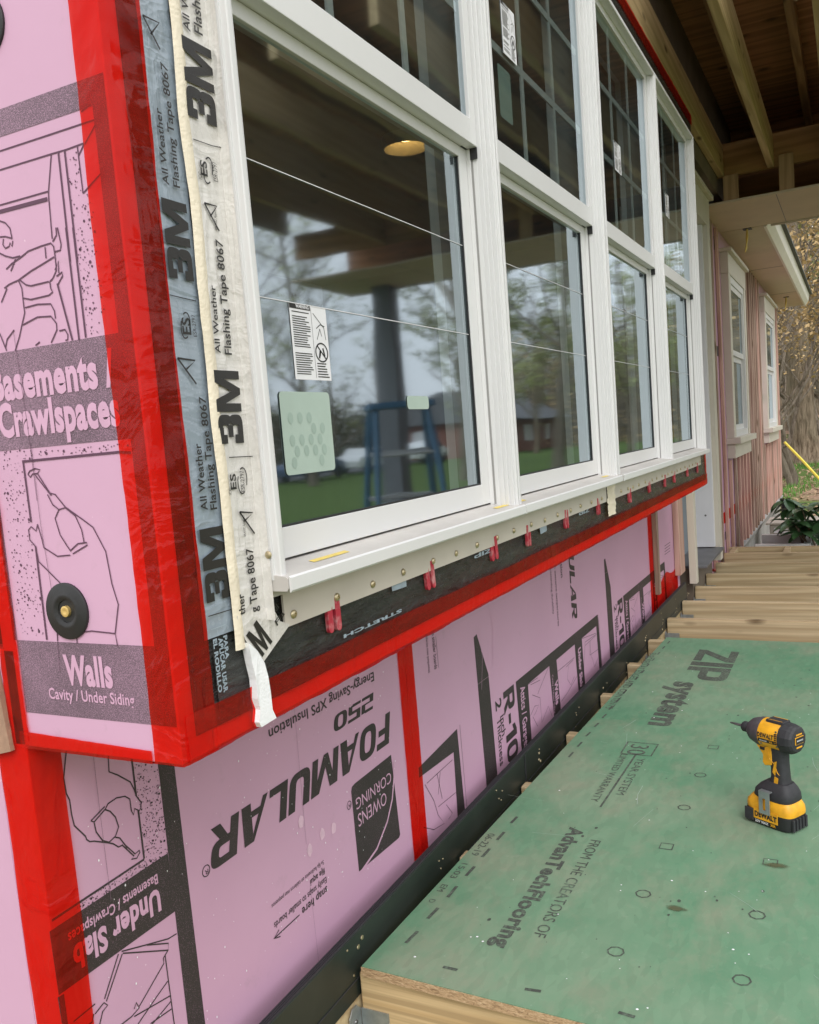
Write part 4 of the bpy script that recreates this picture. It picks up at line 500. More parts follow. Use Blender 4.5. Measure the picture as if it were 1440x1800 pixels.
# ================================================================== lower wall
low = foam('long pink board under the bay with big upside down lettering', 0.66, 1.594, 0.855, 0.905, -0.98, -0.2)
printed(low, FF, 'printed_band', 'solid_ink', 0.0004, DATA['F_bd'] + DATA['F_bd2'])
printed(low, FF, 'line_drawing', 'solid_ink', 0.0006, (), DATA['F_ln'], (), sp=[(DATA['F_sp'][0], 330), (DATA['F_sp'][1], 170)])
printed(low, FF, 'lettering', 'solid_ink', 0.0006, (), (), DATA['F_tx'])
printed(low, FF, 'reversed_lettering', 'pink_print', 0.0009, (), DATA['F_sw'], DATA['F_lt'])
m = MB()
for c, r in DATA['F_circ']: put_line(m, FF, (r * 0.12 + 0.5, [(c[0] + r * math.cos(a / 12 * math.pi), c[1] + r * math.sin(a / 12 * math.pi)) for a in range(25)]), 0.0006)
m.build('registered_mark', 'solid_ink', low)
printed(low, FF, 'score_line', 'worn_ink', 0.0012, (), DATA['F_seam'])
m = MB()   # dents and small white paint drips
for (x, z) in ((1.172, -0.63), (1.189, -0.689), (1.231, -0.679), (1.268, -0.684)):
    pts = [(x + 0.008 * math.cos(a) * (1 + 0.4 * nz(x * 50, a, 1)), z + 0.011 * math.sin(a) * (1 + 0.4 * nz(x * 70, a, 2))) for a in [i * math.pi / 6 for i in range(12)]]
    put_poly(m, FF, [(a * 1000, b * 1000) for a, b in pts], 0.0007)
m.build('dent', 'foam_dent', low)
m = MB()
for i in range(150):
    u = random.uniform(720, 1560); v = random.uniform(-830, -420); r = random.choice((0.5, 0.6, 0.8, 1.2))
    m.add([FF((u + r * math.cos(a)) / 1000, (v + r * math.sin(a) * 1.6) / 1000, 0.0016) for a in [j * math.pi / 3 for j in range(6)]], [(0, 1, 2, 3, 4, 5)])
m.build('paint_speck', 'white_goo', low)
two = foam('long pink board under the bay printed with sideways R-10 lettering', 1.596, 4.088, 0.855, 0.905, -0.98, -0.2)
G1 = [(0, 0), DATA['G_shift']]
def clip_poly(ps): return ps
bd = DATA['G_bd']
printed(two, FF, 'printed_band', 'solid_ink', 0.0004, bd[:6], shifts=G1)
printed(two, FF, 'picture_frame', 'solid_ink', 0.0005, bd[6:])
printed(two, FF, 'line_drawing', 'solid_ink', 0.0006, (), DATA['G_ln'][:20], shifts=G1)
printed(two, FF, 'edge_drawing', 'solid_ink', 0.00065, (), DATA['G_ln'][20:])
printed(two, FF, 'lettering', 'solid_ink', 0.0006, (), (), DATA['G_tx'][:4], shifts=G1)
printed(two, FF, 'small_lettering', 'solid_ink', 0.0006, (), (), DATA['G_tx'][4:])
printed(two, FF, 'reversed_lettering', 'pink_print', 0.0009, (), (), DATA['G_lt'], shifts=G1)
m = MB()
for l in ((1.2, [(1990, -470), (2010, -560), (1990, -640)]), (1.6, [(2060, -400), (2095, -500), (2075, -600)]), (0.6, [(1640, -620), (2700, -620)]), (0.6, [(2750, -560), (3600, -560)])): put_line(m, FF, l, 0.0007)
m.build('scratch', 'pink_print', two)
three = foam('short pink board at the far end of the bay behind two wood strips', 4.09, 4.80, 0.855, 0.905, -0.98, -0.2)
printed(three, FF, 'lettering', 'solid_ink', 0.0005, DATA['H_bd'], DATA['H_ln'])
ret = foam('pink board return round the lower left corner of the wall', 0.66, 0.709, 0.906, 1.6, -1.4, -0.3145)
card = thing('brown_board', 'strip of brown corrugated board beside the pink end board at the left edge', 'board', (0.655, 0.885, -0.36))
m = MB(); m.prism([(0.872, -0.318), (0.886, -0.18), (0.896, 0.02), (1.2, 0.02), (1.2, -0.36), (0.9, -0.325)], lambda u, v, d: (d, u, v), 0.652, 0.659); m.build('sheet', 'card_brown', card)
# ------------------------------------------------------------------ red tape
def tape(label, fn, nu, nv):
    m = grid(fn, nu, nv); c = m.v[0]; o = solo(m, 'red_tape', 'red_tape', label, 'tape', c, 'strips of red tape', smooth=True); return o
def wob(a, b, s, k): return nz(a * 11 + s, b * 11, s) * k
def corner_tape(s, t):
    z = -0.313 + 1.65 * t; w = -0.037 + 0.087 * s   # negative: on the end board, positive: on the front
    e = 0.0022 + 0.0035 * abs(nz(w * 16, z * 6, 4)) ** 1.5 + 0.0012 * abs(nz(w * 30, z * 14, 4)) + 0.0006 * nz(z * 60, w * 9, 1)
    wv = 0.002 * nz(z * 3, 0, 9)
    if w < -0.001: return (0.66 - e, 0.62 - w - wv, z)
    if w < 0.001: return (0.66 - e * 0.8, 0.62 - e * 0.8, z)
    return (0.66 + w + wv, 0.6185 - e, z)
tape('glossy red tape folded down the left corner of the bay', corner_tape, 40, 300)
def bottom_tape(s, t):
    x = 0.662 + 3.585 * s; w = -0.06 + 0.112 * t
    e = 0.003 + 0.0035 * abs(nz(x * 9, w * 26, 2)) + 0.0008 * nz(x * 90, w * 40, 5); wv = 0.003 * nz(x * 4, 1, 3)
    if w < -0.0005: return (x, 0.618 - w, -0.3125 - e)
    return (x, 0.6172 - e, -0.3135 + w + wv)
tape('long red tape along the bottom edge of the window bay', bottom_tape, 420, 14)
tape('short red tape up the far right end of the bay front', lambda s, t: (4.205 + 0.046 * s, 0.6165 - abs(wob(s, t, 3, 0.002)), -0.262 + 0.12 * t), 4, 10)
tape('red tape along the head of the bay beneath the roof framing', lambda s, t: (2.2 + 2.06 * s, 0.6175 - abs(wob(s * 3, t, 6, 0.003)), 1.285 + 0.045 * t + 0.003 * nz(s * 20, 0, 1)), 80, 4)
tape('vertical red tape over the seam between the lettered pink boards', lambda s, t: (1.561 + 0.068 * s + 0.002 * nz(t * 3, s, 1), 0.8535 - 0.0012 * abs(nz(s * 4, t * 12, 5)) - (0.0012 if abs(s - 0.5) < 0.06 else 0), -0.90 + 0.61 * t), 12, 50)
tape('vertical red tape over the far seam before the two wood strips', lambda s, t: (4.045 + 0.085 * s, 0.8535 - 0.0015 * abs(nz(s * 4, t * 12, 7)), -0.90 + 0.59 * t), 8, 30)
def low_corner(s, t):
    z = -1.3 + 0.99 * t; w = -0.046 + 0.088 * s; e = 0.0018 + 0.0018 * abs(nz(w * 30, z * 14, 8)); wv = 0.004 * nz(z * 5, 2, 2)
    if w < -0.001: return (0.66 - e, 0.855 - w + wv, z)
    if w < 0.001: return (0.66 - e * 0.8, 0.855 - e * 0.8, z)
    return (0.66 + w + wv, 0.8535 - e, z)
tape('wide red tape folded round the lower left wall corner', low_corner, 30, 120)
tape('red tape patch across the foot of the short far board', lambda s, t: (4.1 + 0.62 * s, 0.8525 - 0.002 * abs(nz(s * 9, t * 5, 3)), -0.90 + (0.125 + 0.03 * nz(s * 3, 0, 4)) * t), 24, 6)
tape('ragged red tape down the left side of the bay end board', lambda s, t: (0.6578 - 0.003 * abs(nz(s * 5, t * 16, 6)) , 0.846 + 0.03 * s + 0.002 * nz(t * 9, 0, 7), -0.313 + 0.32 * t), 6, 50)
tape('red tape under the bottom edge of the bay end board', lambda s, t: (0.6572 - 0.002 * abs(nz(s * 9, t * 5, 2)), 0.66 + 0.2 * s, -0.314 + (0.014 + 0.006 * s) * t), 20, 4)
# ------------------------------------------------------------------ flashing tapes
def ftape(label, mat, fn, nu, nv, texts, lines, d, mapf=None, name='flashing_tape'):
    m = grid(fn, nu, nv); c = m.v[0]; t = thing(name, label, 'flashing tape', c, 'printed flashing tapes')
    m.build('strip', mat, t, smooth=True)
    q = MB()
    f = mapf or FB
    for x in texts: put_text(q, f, x, d)
    for l in lines: put_line(q, f, l, d)
    if mapf: q = crease(q)
    q.build('lettering', 'ink_black', t); return t
ftape('blue grey printed tape strip left of the pale strip beside the first window', 'blue_film', lambda s, t: (0.707 + 0.049 * s, 0.617 - 0.0014 * abs(nz(s * 4, t * 22, 1)), -0.193 + 1.42 * t), 8, 160, DATA['B1'], DATA['B1l'], 0.0062)
FX = 0.811
def flat(u, v, d): return (u, v, d)
def crease(q):
    # cut the lettering along the fold, then bend it
    bm = bmesh.new(); vs = [bm.verts.new(v) for v in q.v]
    for f in q.f:
        try: bm.faces.new([vs[i] for i in f])
        except ValueError: pass
    bmesh.ops.bisect_plane(bm, geom=bm.verts[:] + bm.edges[:] + bm.faces[:], plane_co=(FX, 0, 0), plane_no=(1, 0, 0)); bm.verts.index_update()
    r = MB(); r.v = [fold(*v.co) for v in bm.verts]; r.f = [[v.index for v in f.verts] for f in bm.faces]; bm.free(); return r
def fold(u, v, d):
    if u <= FX: return (u, 0.612 - (d - 0.0085) , v)
    return (FX - (d - 0.0085) - 0.0002, 0.612 - (u - FX) * 0.76, v)
def pale(s, t):
    u = 0.762 + 0.066 * s; z = -0.193 + 1.42 * t; p = fold(u, z, 0.0085)
    return (p[0], p[1] - (0.0015 * abs(nz(s * 5, t * 24, 2)) if u < FX else 0), p[2])
ftape('cream printed tape strip lapped onto the first white window frame', 'cream_film', pale, 34, 160, DATA['B2'], DATA['B2l'], 0.0108, flat)
m = grid(lambda s, t: (0.751 + 0.018 * s + 0.004 * nz(t * 14, 0, 5), 0.6128 - 0.003 * math.sin(math.pi * s) - 0.0012 * abs(nz(s * 3, t * 40, 3)), -0.215 + 1.44 * t), 8, 200)
solo(m, 'sealant_bead', 'cream_goo', 'wavy cream sealant smear between the two printed tapes', 'sealant', m.v[0], smooth=True)
t = thing('flashing_tape', 'torn diagonal tape patch with a big letter at the lower left window corner', 'flashing tape', (0.78, 0.61, -0.22), 'printed flashing tapes')
m = MB(); put_poly(m, FB, DATA['B3p'][0], 0.0098); m.build('strip', 'cream_film', t)
q = MB()
for x in DATA['B3']: put_text(q, FB, x, 0.0106)
q.build('lettering', 'ink_black', t)
m = MB(); poly = [(u / 1000, v / 1000) for u, v in DATA['B4p'][0]]
def drip(u, v, d): return (u, 0.6105 - d - 0.0015 * nz(u * 90, v * 90, 1), v)
m.prism(poly, drip, -0.006, 0.004)
solo(m, 'sealant_drip', 'white_goo', 'bright white sealant smear hanging down over the red tape', 'sealant', (0.8, 0.61, -0.25))
m = grid(lambda s, t: (2.385 + 0.085 * s + 0.01 * nz(t * 5, s, 2), 0.6085 - 0.006 * abs(nz(s * 7, t * 9, 4)), -0.252 + (0.085 + 0.012 * nz(s * 6, 0, 3)) * t), 18, 18)
solo(m, 'sealant_smear', 'cream_goo', 'wrinkled clear sealant patch below the joint of the two window pairs', 'sealant', m.v[0], smooth=True)
# ================================================================== windows
def ring(m, x0, x1, z0, z1, w, ya, yb, wz0=None, wz1=None):
    a = w if wz0 is None else wz0; b = w if wz1 is None else wz1
    m.box(x0, x0 + w, ya, yb, z0, z1); m.box(x1 - w, x1, ya, yb, z0, z1)
    m.box(x0 + w, x1 - w, ya, yb, z1 - b, z1)
    if a > 0: m.box(x0 + w, x1 - w, ya, yb, z0, z0 + a)
ZT = 1.190
def window(x0, x1, label, lower=(), upper=(), yellow=()):
    t = thing('double_hung_window', label, 'window', (x0, 0.588, -0.17), 'white double hung windows')
    m = MB()
    m.box(x0, x0 + 0.0035, 0.597, 0.72, -0.147, ZT); m.box(x0 + 0.0036, x0 + 0.0130, 0.588, 0.72, -0.147, ZT, 0.0015); m.box(x0 + 0.0131, x0 + 0.0175, 0.591, 0.72, -0.147, ZT); m.box(x1 - 0.0085, x1 - 0.0012, 0.588, 0.72, -0.147, ZT, 0.0015); m.box(x1 - 0.0175, x1 - 0.0086, 0.5925, 0.72, -0.147, ZT, 0.001); m.box(x0 + 0.0175, x1 - 0.0175, 0.588, 0.72, ZT - 0.0125, ZT, 0.002)
    for w0, w1, yy in ((0.0190, 0.0240, 0.600), (0.0255, 0.0300, 0.6065), (0.0312, 0.0335, 0.615)):
        for sx in (0, 1):
            a, b = (x0 + w0, x0 + w1) if sx == 0 else (x1 - w1, x1 - w0)
            m.box(a, b, yy, 0.72, -0.147, ZT - 0.0128, 0.0008)
    # parting ridge seen in the channel under the upper sash
    for sx in (0, 1):
        a, b = (x0 + 0.0345, x0 + 0.0385) if sx == 0 else (x1 - 0.0385, x1 - 0.0345)
        m.box(a, b, 0.6265, 0.634, -0.137, 0.5275, 0.0006)
    fr_ = m.build('frame', 'vinyl_white', t)
    q = MB(); ring(q, x0 + 0.0177, x1 - 0.0177, -0.136, ZT - 0.013, 0.0165, 0.623, 0.70, 0, 0.004); q.build('gap_backing', 'gap_shade', fr_)  # grey backing behind the gaps, their shading lines put into its colour
    s = MB(); s.prism([(0.5805, -0.160), (0.578, -0.1565), (0.578, -0.146), (0.5805, -0.1435), (0.5875, -0.1425), (0.633, -0.1365), (0.72, -0.1365), (0.72, -0.168), (0.604, -0.168), (0.604, -0.160)], lambda u, v, d: (d, u, v), x0 + 0.001, x1 - 0.001); so_ = s.build('sill', 'vinyl_sill', t)
    lip = MB(); lip.prism([(0.5765, -0.1615), (0.5745, -0.159), (0.5745, -0.1445), (0.5775, -0.1425), (0.5775, -0.1615)], lambda u, v, d: (d, u, v), x0 + 0.002, x1 - 0.002); lip.build('sill_nose', 'vinyl_white', so_)
    for (a, b) in yellow:
        q = MB(); q.add([(a, 0.6, -0.1402), (b, 0.6, -0.1402), (b + 0.004, 0.6105, -0.1388), (a + 0.003, 0.6105, -0.1388)], [(0, 1, 2, 3)]); q.build('yellow_label', 'yellow_tape', so_)
    xi0, xi1 = x0 + 0.0355, x1 - 0.0355
    # upper sash (outer) with grilles between the glass
    u = MB(); zb, zt = 0.5285, ZT - 0.0128
    u.box(xi0, xi0 + 0.026, 0.612, 0.632, zb, zt, 0.001); u.box(xi1 - 0.026, xi1, 0.612, 0.632, zb, zt, 0.001); u.box(xi0 + 0.026, xi1 - 0.026, 0.612, 0.632, zt - 0.020, zt, 0.001); u.box(xi0 + 0.026, xi1 - 0.026, 0.6118, 0.642, zb, 0.572, 0.001)
    us = u.build('upper_sash', 'vinyl_white', t)
    g = MB(); g.add([(xi0 + 0.026, 0.619, 0.572), (xi1 - 0.026, 0.619, 0.572), (xi1 - 0.026, 0.619, zt - 0.020), (xi0 + 0.026, 0.619, zt - 0.020)], [(0, 1, 2, 3)]); g.build('glass', 'window_glass', us)
    gr = MB(); gw = (xi1 - xi0 - 0.052) / 3; gz = (zt - 0.020 - 0.572) / 3
    for i in (1, 2):
        gr.box(xi0 + 0.026 + gw * i - 0.008, xi0 + 0.026 + gw * i + 0.008, 0.6235, 0.6275, 0.572, zt - 0.02)
    for i in (1, 2):
        for j in range(3):
            gr.box(xi0 + 0.026 + gw * j + (0.008 if j else 0), xi0 + 0.026 + gw * (j + 1) - (0.008 if j < 2 else 0), 0.6238, 0.6272, 0.572 + gz * i - 0.008, 0.572 + gz * i + 0.008)
    gr.build('grille', 'vinyl_white', us)
    # lower sash (inner)
    l = MB(); lb, lt = -0.1335, 0.5275
    l.box(xi0, xi0 + 0.038, 0.634, 0.6545, lb, lt, 0.001); l.box(xi1 - 0.038, xi1, 0.634, 0.6545, lb, lt, 0.001); l.box(xi0 + 0.038, xi1 - 0.038, 0.634, 0.6545, 0.508, lt, 0.001); l.box(xi0 + 0.038, xi1 - 0.038, 0.634, 0.6545, lb, -0.095, 0.001)
    ls = l.build('lower_sash', 'vinyl_white', t)
    g = MB(); g.add([(xi0 + 0.038, 0.640, -0.095), (xi1 - 0.038, 0.640, -0.095), (xi1 - 0.038, 0.640, 0.508), (xi0 + 0.038, 0.640, 0.508)], [(0, 1, 2, 3)]); g.build('glass', 'window_glass', ls)
    fs = MB()
    for z in (0.349, 0.187): fs.box(xi0 + 0.038, xi1 - 0.038, 0.6385, 0.6394, z - 0.0005, z + 0.0005)
    fs.build('film_seam', 'label_white', ls)
    gs = MB(); gs.box(xi0 + 0.0381, xi1 - 0.0381, 0.6365, 0.6395, -0.0949, -0.0925); gs.box(xi1 - 0.0405, xi1 - 0.0381, 0.6365, 0.6395, -0.0924, 0.5079); gs.build('gasket', 'black_plastic', ls)
    gs = MB(); gs.box(xi1 - 0.0400, xi1 - 0.0382, 0.6405, 0.6475, -0.0949, 0.5079); gs.box(xi1 - 0.0395, xi1 - 0.0382, 0.6490, 0.6540, -0.0949, 0.5079); gs.build('stile_strip', 'stile_strip_grey', ls)  # dimness of the stile's inner side put into grey strips
    gs = MB(); gs.box(xi1 - 0.0275, xi1 - 0.0262, 0.6195, 0.6315, 0.5725, zt - 0.0205); gs.build('stile_strip', 'stile_strip_grey', us)
    c = MB(); c.box(xi1 - 0.002, xi1 + 0.0003, 0.6125, 0.634, 0.508, 0.5280); c.build('latch', 'black_plastic', ls)
    for f in lower: f(ls)
    for f in upper: f(us)
    return t
def warning(x0, x1, z0, z1, y, sk=0.0):
    def mk(par):
        m = MB(); P = lambda a, b, d: (x0 + (x1 - x0) * a, y - d, z0 + (z1 - z0) * b + sk * a)
        m.prism([(0, 0), (1, 0), (1, 1), (0, 1)], P, 0, 0.0004); lb = m.build('warning_label', 'label_white', par)
        q = MB()
        def rect(a0, a1, b0, b1, d=0.0007): q.add([P(a0, b0, d), P(a1, b0, d), P(a1, b1, d), P(a0, b1, d)], [(0, 1, 2, 3)])
        rect(0.0, 0.55, 0.925, 1.0)
        random.seed(int(x0 * 1000))
        b = 0.88
        while b > 0.04:
            if random.random() < 0.8: rect(0.05, 0.05 + random.uniform(0.34, 0.47), b, b + 0.013)
            b -= 0.03
        for i in range(6): rect(0.62, 0.62 + random.uniform(0.2, 0.33), 0.04 + i * 0.036, 0.055 + i * 0.036)
        rect(0.565, 0.572, 0.03, 0.97)
        def lin(pts, w):
            for (a, b), (c, d) in zip(pts, pts[1:]):
                dx, dy = c - a, (d - b) * 1.4; L = math.hypot(dx, dy) or 1; ox, oy = -dy / L * w, dx / L * w / 1.4
                q.add([P(a + ox, b + oy, 0.0007), P(c + ox, d + oy, 0.0007), P(c - ox, d - oy, 0.0007), P(a - ox, b - oy, 0.0007)], [(0, 1, 2, 3)])
        lin([(0.78 + 0.17 * math.cos(i * math.pi / 10), 0.38 + 0.125 * math.sin(i * math.pi / 10)) for i in range(21)], 0.014)
        lin([(0.66, 0.47), (0.9, 0.29)], 0.014); lin([(0.7, 0.3), (0.74, 0.4), (0.72, 0.33)], 0.02); lin([(0.82, 0.44), (0.86, 0.33)], 0.02)
        lin([(0.62, 0.9), (0.9, 0.72), (0.93, 0.56)], 0.006); lin([(0.68, 0.7), (0.8, 0.76), (0.92, 0.74)], 0.008); lin([(0.68, 0.55), (0.78, 0.7), (0.82, 0.6)], 0.006)
        q.build('lettering', 'ink_black', lb)
        w = MB()
        if abs(x1 - x0) > 0.06:
            vs, fs = glyphs('WARNING', 0.03); X0 = min(v[0] for v in vs); X1 = max(v[0] for v in vs); H = cap_h(0.03)
            w.add([P(0.16 + 0.35 * (v[0] - X0) / (X1 - X0), 0.94 + 0.045 * v[1] / H, 0.001) for v in vs], fs)
        if w.v: w.build('reversed_lettering', 'label_white', lb)
    return mk
def sheet(x0, x1, z0, z1, y, spots=True):
    def mk(par):
        m = MB(); r = 0.006; pts = []
        for cx, cz, a0 in ((x1 - r, z1 - r, 0), (x0 + r, z1 - r, 90), (x0 + r, z0 + r, 180), (x1 - r, z0 + r, 270)):
            pts += [(cx + r * math.cos(math.radians(a0 + k * 30)), cz + r * math.sin(math.radians(a0 + k * 30))) for k in range(4)]
        m.prism(pts, lambda u, v, d: (u, d, v), y, y + 0.0005); lb = m.build('label_sheet', 'label_green', par)
        if spots:
            q = MB(); random.seed(5)
            for i in range(4):
                for j in range(5):
                    if random.random() < 0.85:
                        cx = x0 + 0.02 + (x1 - x0 - 0.04) * (i + (j % 2) * 0.4) / 3.6; cz = z0 + 0.015 + (z1 - z0 - 0.04) * j / 4.6
                        q.add([(cx + 0.006 * math.cos(a), y - 0.0004, cz + 0.0075 * math.sin(a)) for a in [k * math.pi / 6 for k in range(12)]], [tuple(range(12))])
            q.build('glue_dot', 'label_spot', lb)
    return mk
window(0.812, 1.6245, 'white double hung window nearest the left corner with warning label and green sheet', [warning(0.9585, 1.046, 0.0895, 0.1875, 0.6394), sheet(0.917, 1.035, -0.032, 0.0735, 0.6385), sheet(1.271, 1.351, 0.0495, 0.071, 0.6385, False)], [], [(0.903, 0.99), (1.534, 1.6)])
window(1.6250, 2.436, 'second white double hung window from the left corner sharing a sill with the first', [], [warning(1.79, 1.87, 0.765, 0.868, 0.6184), sheet(1.755, 1.828, 0.632, 0.735, 0.6206, False)], [(1.665, 1.70), (2.33, 2.39)])
window(2.452, 3.2705, 'third white double hung window just right of the dark joint between pairs', [], [warning(2.728, 2.81, 0.75, 0.835, 0.6184)])
window(3.2710, 4.092, 'fourth white double hung window at the far right end of the bay', [], [warning(3.53, 3.60, 0.765, 0.85, 0.6184)])
# nailing flanges with screws
def flange(x0, x1, xs, label):
    t = thing('nailing_flange', label, 'flange', (x0, 0.617, -0.21), 'window nailing flanges')
    m = MB()
    m.prism([(0.6135, -0.2105), (0.6105, -0.2105), (0.6105, -0.166), (0.6135, -0.166)], lambda u, v, d: (d, u, v), x0, x1); m.build('strip', 'nail_flange', t)
    for x in xs:
        s = MB(); z = -0.1965 + random.uniform(-0.0012, 0.0012)
        s.lathe([(0, 0.0052), (0.0012, 0.0056), (0.0028, 0.0046), (0.0036, 0.0026), (0.0022, 0.0022), (0.0022, 0.001)], (x, 0.6106, z), (random.uniform(-.12, .12), -1, random.uniform(-.12, .12)), 14); s.build('screw', 'screw_zinc', t, smooth=True)
flange(0.845, 2.385, [0.8628, 0.9635, 1.0603, 1.1552, 1.2611, 1.3531, 1.4472, 1.5481, 1.6402, 1.7469, 1.8382, 1.9315, 2.0367, 2.1224, 2.2249, 2.3302], 'beige nailing flange strip below the near pair of windows')
flange(2.47, 4.06, [2.55, 2.64, 2.706, 2.787, 2.885, 2.995, 3.072, 3.168, 3.277, 3.356, 3.463, 3.54, 3.642, 3.747, 3.826, 3.919, 4.03], 'beige nailing flange strip below the far pair of windows')
s = MB(); s.lathe([(0, 0.004), (0.002, 0.0045), (0.0035, 0.002)], (0.8118, 0.60, -0.117), (-1, 0, 0), 12); solo(s, 'frame_screw', 'screw_zinc', 'single silver screw head on the side of the first window frame', 'screw', (0.8118, 0.6, -0.117), smooth=True)
for z in (-0.118, -0.158):
    s = MB(); s.lathe([(0, 0.006), (0.002, 0.006), (0.003, 0.003)], (2.4515, 0.602, z), (-1, 0, 0), 12); solo(s, 'frame_screw', 'screw_dark', 'dark screw head ' + ('above' if z > -0.13 else 'below') + ' the other one on the third window frame', 'screw', (2.4515, 0.602, z), smooth=True)
# horseshoe shims
def shim_mb():
    m = MB()
    for sx in (-0.0088, 0.0088):
        pr = [(sx - 0.0055, 0.02), (sx - 0.0055, -0.019)] + [(sx + 0.0055 * math.cos(a), -0.019 + 0.0055 * math.sin(a)) for a in [math.pi + k * math.pi / 6 for k in range(1, 6)]] + [(sx + 0.0055, -0.019), (sx + 0.0055, 0.02)]
        m.prism(pr, lambda u, v, d: (u, d, v), -0.0035, 0.0015)
    return m
proto = None
sx_ = [(0.954, 'below the left window, nearest the white sealant'), (1.248, 'below the first window, second from the left'), (1.531, 'below the right end of the first window'), (1.73, 'below the left end of the second window'), (2.003, 'below the middle of the second window'), (2.298, 'left of the clear sealant patch'), (2.665, 'right of the clear sealant patch'), (2.952, 'below the third window, before the middle'), (3.229, 'below the joint of the far window pair'), (3.412, 'just right of the far pair joint'), (3.706, 'below the fourth window, second from its end'), (3.971, 'nearest the far right end of the bay')]
for i, (x, w) in enumerate(sx_):
    if proto is None:
        proto = shim_mb().build('horseshoe_shim', 'red_shim'); o = proto
    else:
        o = proto.copy(); COL.objects.link(o)
    o.location = (x, 0.6135, -0.2155 + random.uniform(-0.005, 0.004)); o.rotation_euler = (random.uniform(-0.05, 0.02), random.uniform(-0.12, 0.12), random.uniform(-0.08, 0.08))
    tag(o, 'red horseshoe shim ' + w, 'shim', 'red horseshoe shims')
# ================================================================== deck
led = thing('ledger_board', 'black wrapped ledger board bolted along the wall behind the deck joists', 'ledger', (0.66, 0.80, -1.1))
MB().box(0.66, 4.66, 0.80, 0.815, -0.965, -0.852, 0.0015).build('wrapped_face', 'ledger_wrap', led)
MB().box(0.66, 4.66, 0.8025, 0.8395, -1.10, -0.966).build('bare_board', 'lumber_new', led)
m = MB()
for i in range(4): m.box(0.66, 4.66, 0.8012 + i * 0.0037, 0.8032 + i * 0.0037, -0.8518, -0.8488)
m.build('ribbed_strip', 'black_rubber', led)
m = MB(); m.box(0.66, 4.66, 0.7985, 0.7996, -0.9325, -0.9305); m.build('seam', 'black_rubber', led)
m = MB(); m.box(2.115, 2.118, 0.7975, 0.7996, -0.96, -0.854); m.build('wrap_joint', 'black_rubber', led)
k = 0
for i in range(11):
    x = 1.215 + 0.404 * i * 0.86
    for j in range(5):
        s = MB(); px = x + random.uniform(-0.03, 0.035); pz = random.uniform(-0.955, -0.865); r = 0.0022 if random.random() < 0.8 else 0.0045
        s.lathe([(0, r), (0.0012, r * 0.9), (0.0018, r * 0.3)], (px, 0.7998, pz), (0, -1, 0), 8)
        s.build('nail_head', 'screw_zinc', led)
# joists
def wobble_box(x0, x1, y0, y1, z0, z1): return MB().box(x0, x1, y0, y1, z0, z1, 0.003)
def hanger(x, n):
    t = thing('joist_hanger', 'galvanised hanger at the wall end of the ' + n + ' deck joist', 'joist hanger', (x, 0.797, -1.10), 'galvanised joist hangers')
    m = MB()
    for a in (x - 0.0025, x + 0.0385): m.box(a, a + 0.0018, 0.742, 0.797, -1.095, -0.985)
    m.box(x - 0.0025, x + 0.0403, 0.742, 0.797, -1.098, -1.0955)
    m.build('saddle', 'zinc', t)
    for a, b in ((x - 0.040, x - 0.003), (x + 0.0405, x + 0.075)):
        f = MB(); f.prism([(a, -1.095), (b, -1.095), (b, -0.985), (b - 0.012, -0.972), (a + 0.012, -0.972), (a, -0.985)], lambda u, v, d: (u, d, v), 0.7975, 0.7995); f.build('flange', 'zinc', t)
        for z in (-1.0, -1.04, -1.075):
            s = MB(); s.lathe([(0, 0.0045), (0.002, 0.0035)], ((a + b) / 2, 0.7974, z), (0, -1, 0), 10); s.build('nail', 'screw_dark', t)
OR = ['first', 'second', 'third', 'fourth', 'fifth', 'sixth', 'seventh', 'eighth', 'ninth', 'tenth', 'eleventh', 'twelfth', 'thirteenth']
JX = [1.219, 1.66, 2.064, 2.468, 2.872, 3.276, 3.655, 4.085, 4.49, 4.895, 5.30, 5.705, 6.11]
for i, x in enumerate(JX):
    if i == 0: lab = 'pressure treated joist under the near edge of the green panel with clear grain'
    elif x < 3.7: lab = 'joist end hidden under the green panel, number %d from the near one' % (i + 1)
    else: lab = 'open deck joist, ' + ['first', 'second', 'third', 'fourth', 'fifth', 'sixth'][i - 7] + ' beyond the far edge of the green panel'
    m = wobble_box(x, x + 0.038, -2.46, 0.796, -1.095, -0.9195)
    solo(m, 'deck_joist', 'lumber_face' if i == 0 else 'lumber_y', lab, 'joist', (x, 0.796, -1.095), 'wooden deck joists')
    if i == 0 or x > 3: hanger(x, OR[i])
for i, (y, w) in enumerate(((0.735, 'near the wall'), (0.40, 'a step out from the wall'), (-0.1, 'at the right edge'))):
    solo(wobble_box(6.15, 6.38, y, y + 0.038, -1.0, -0.9205), 'blocking', 'lumber_new', 'short pale block between the last two deck boards ' + w, 'block', (6.15, y, -1.0), 'deck blocking')
solo(wobble_box(6.381, 6.42, -2.46, 0.80, -1.095, -0.9195), 'rim_joist', 'lumber_new', 'pale rim board closing the far end of the deck', 'joist', (6.38, 0.8, -1.09))
solo(wobble_box(1.1, 6.42, -2.50, -2.461, -1.095, -0.9195), 'rim_joist', 'lumber_x', 'outer rim board along the lawn side of the deck', 'joist', (1.1, -2.5, -1.09))
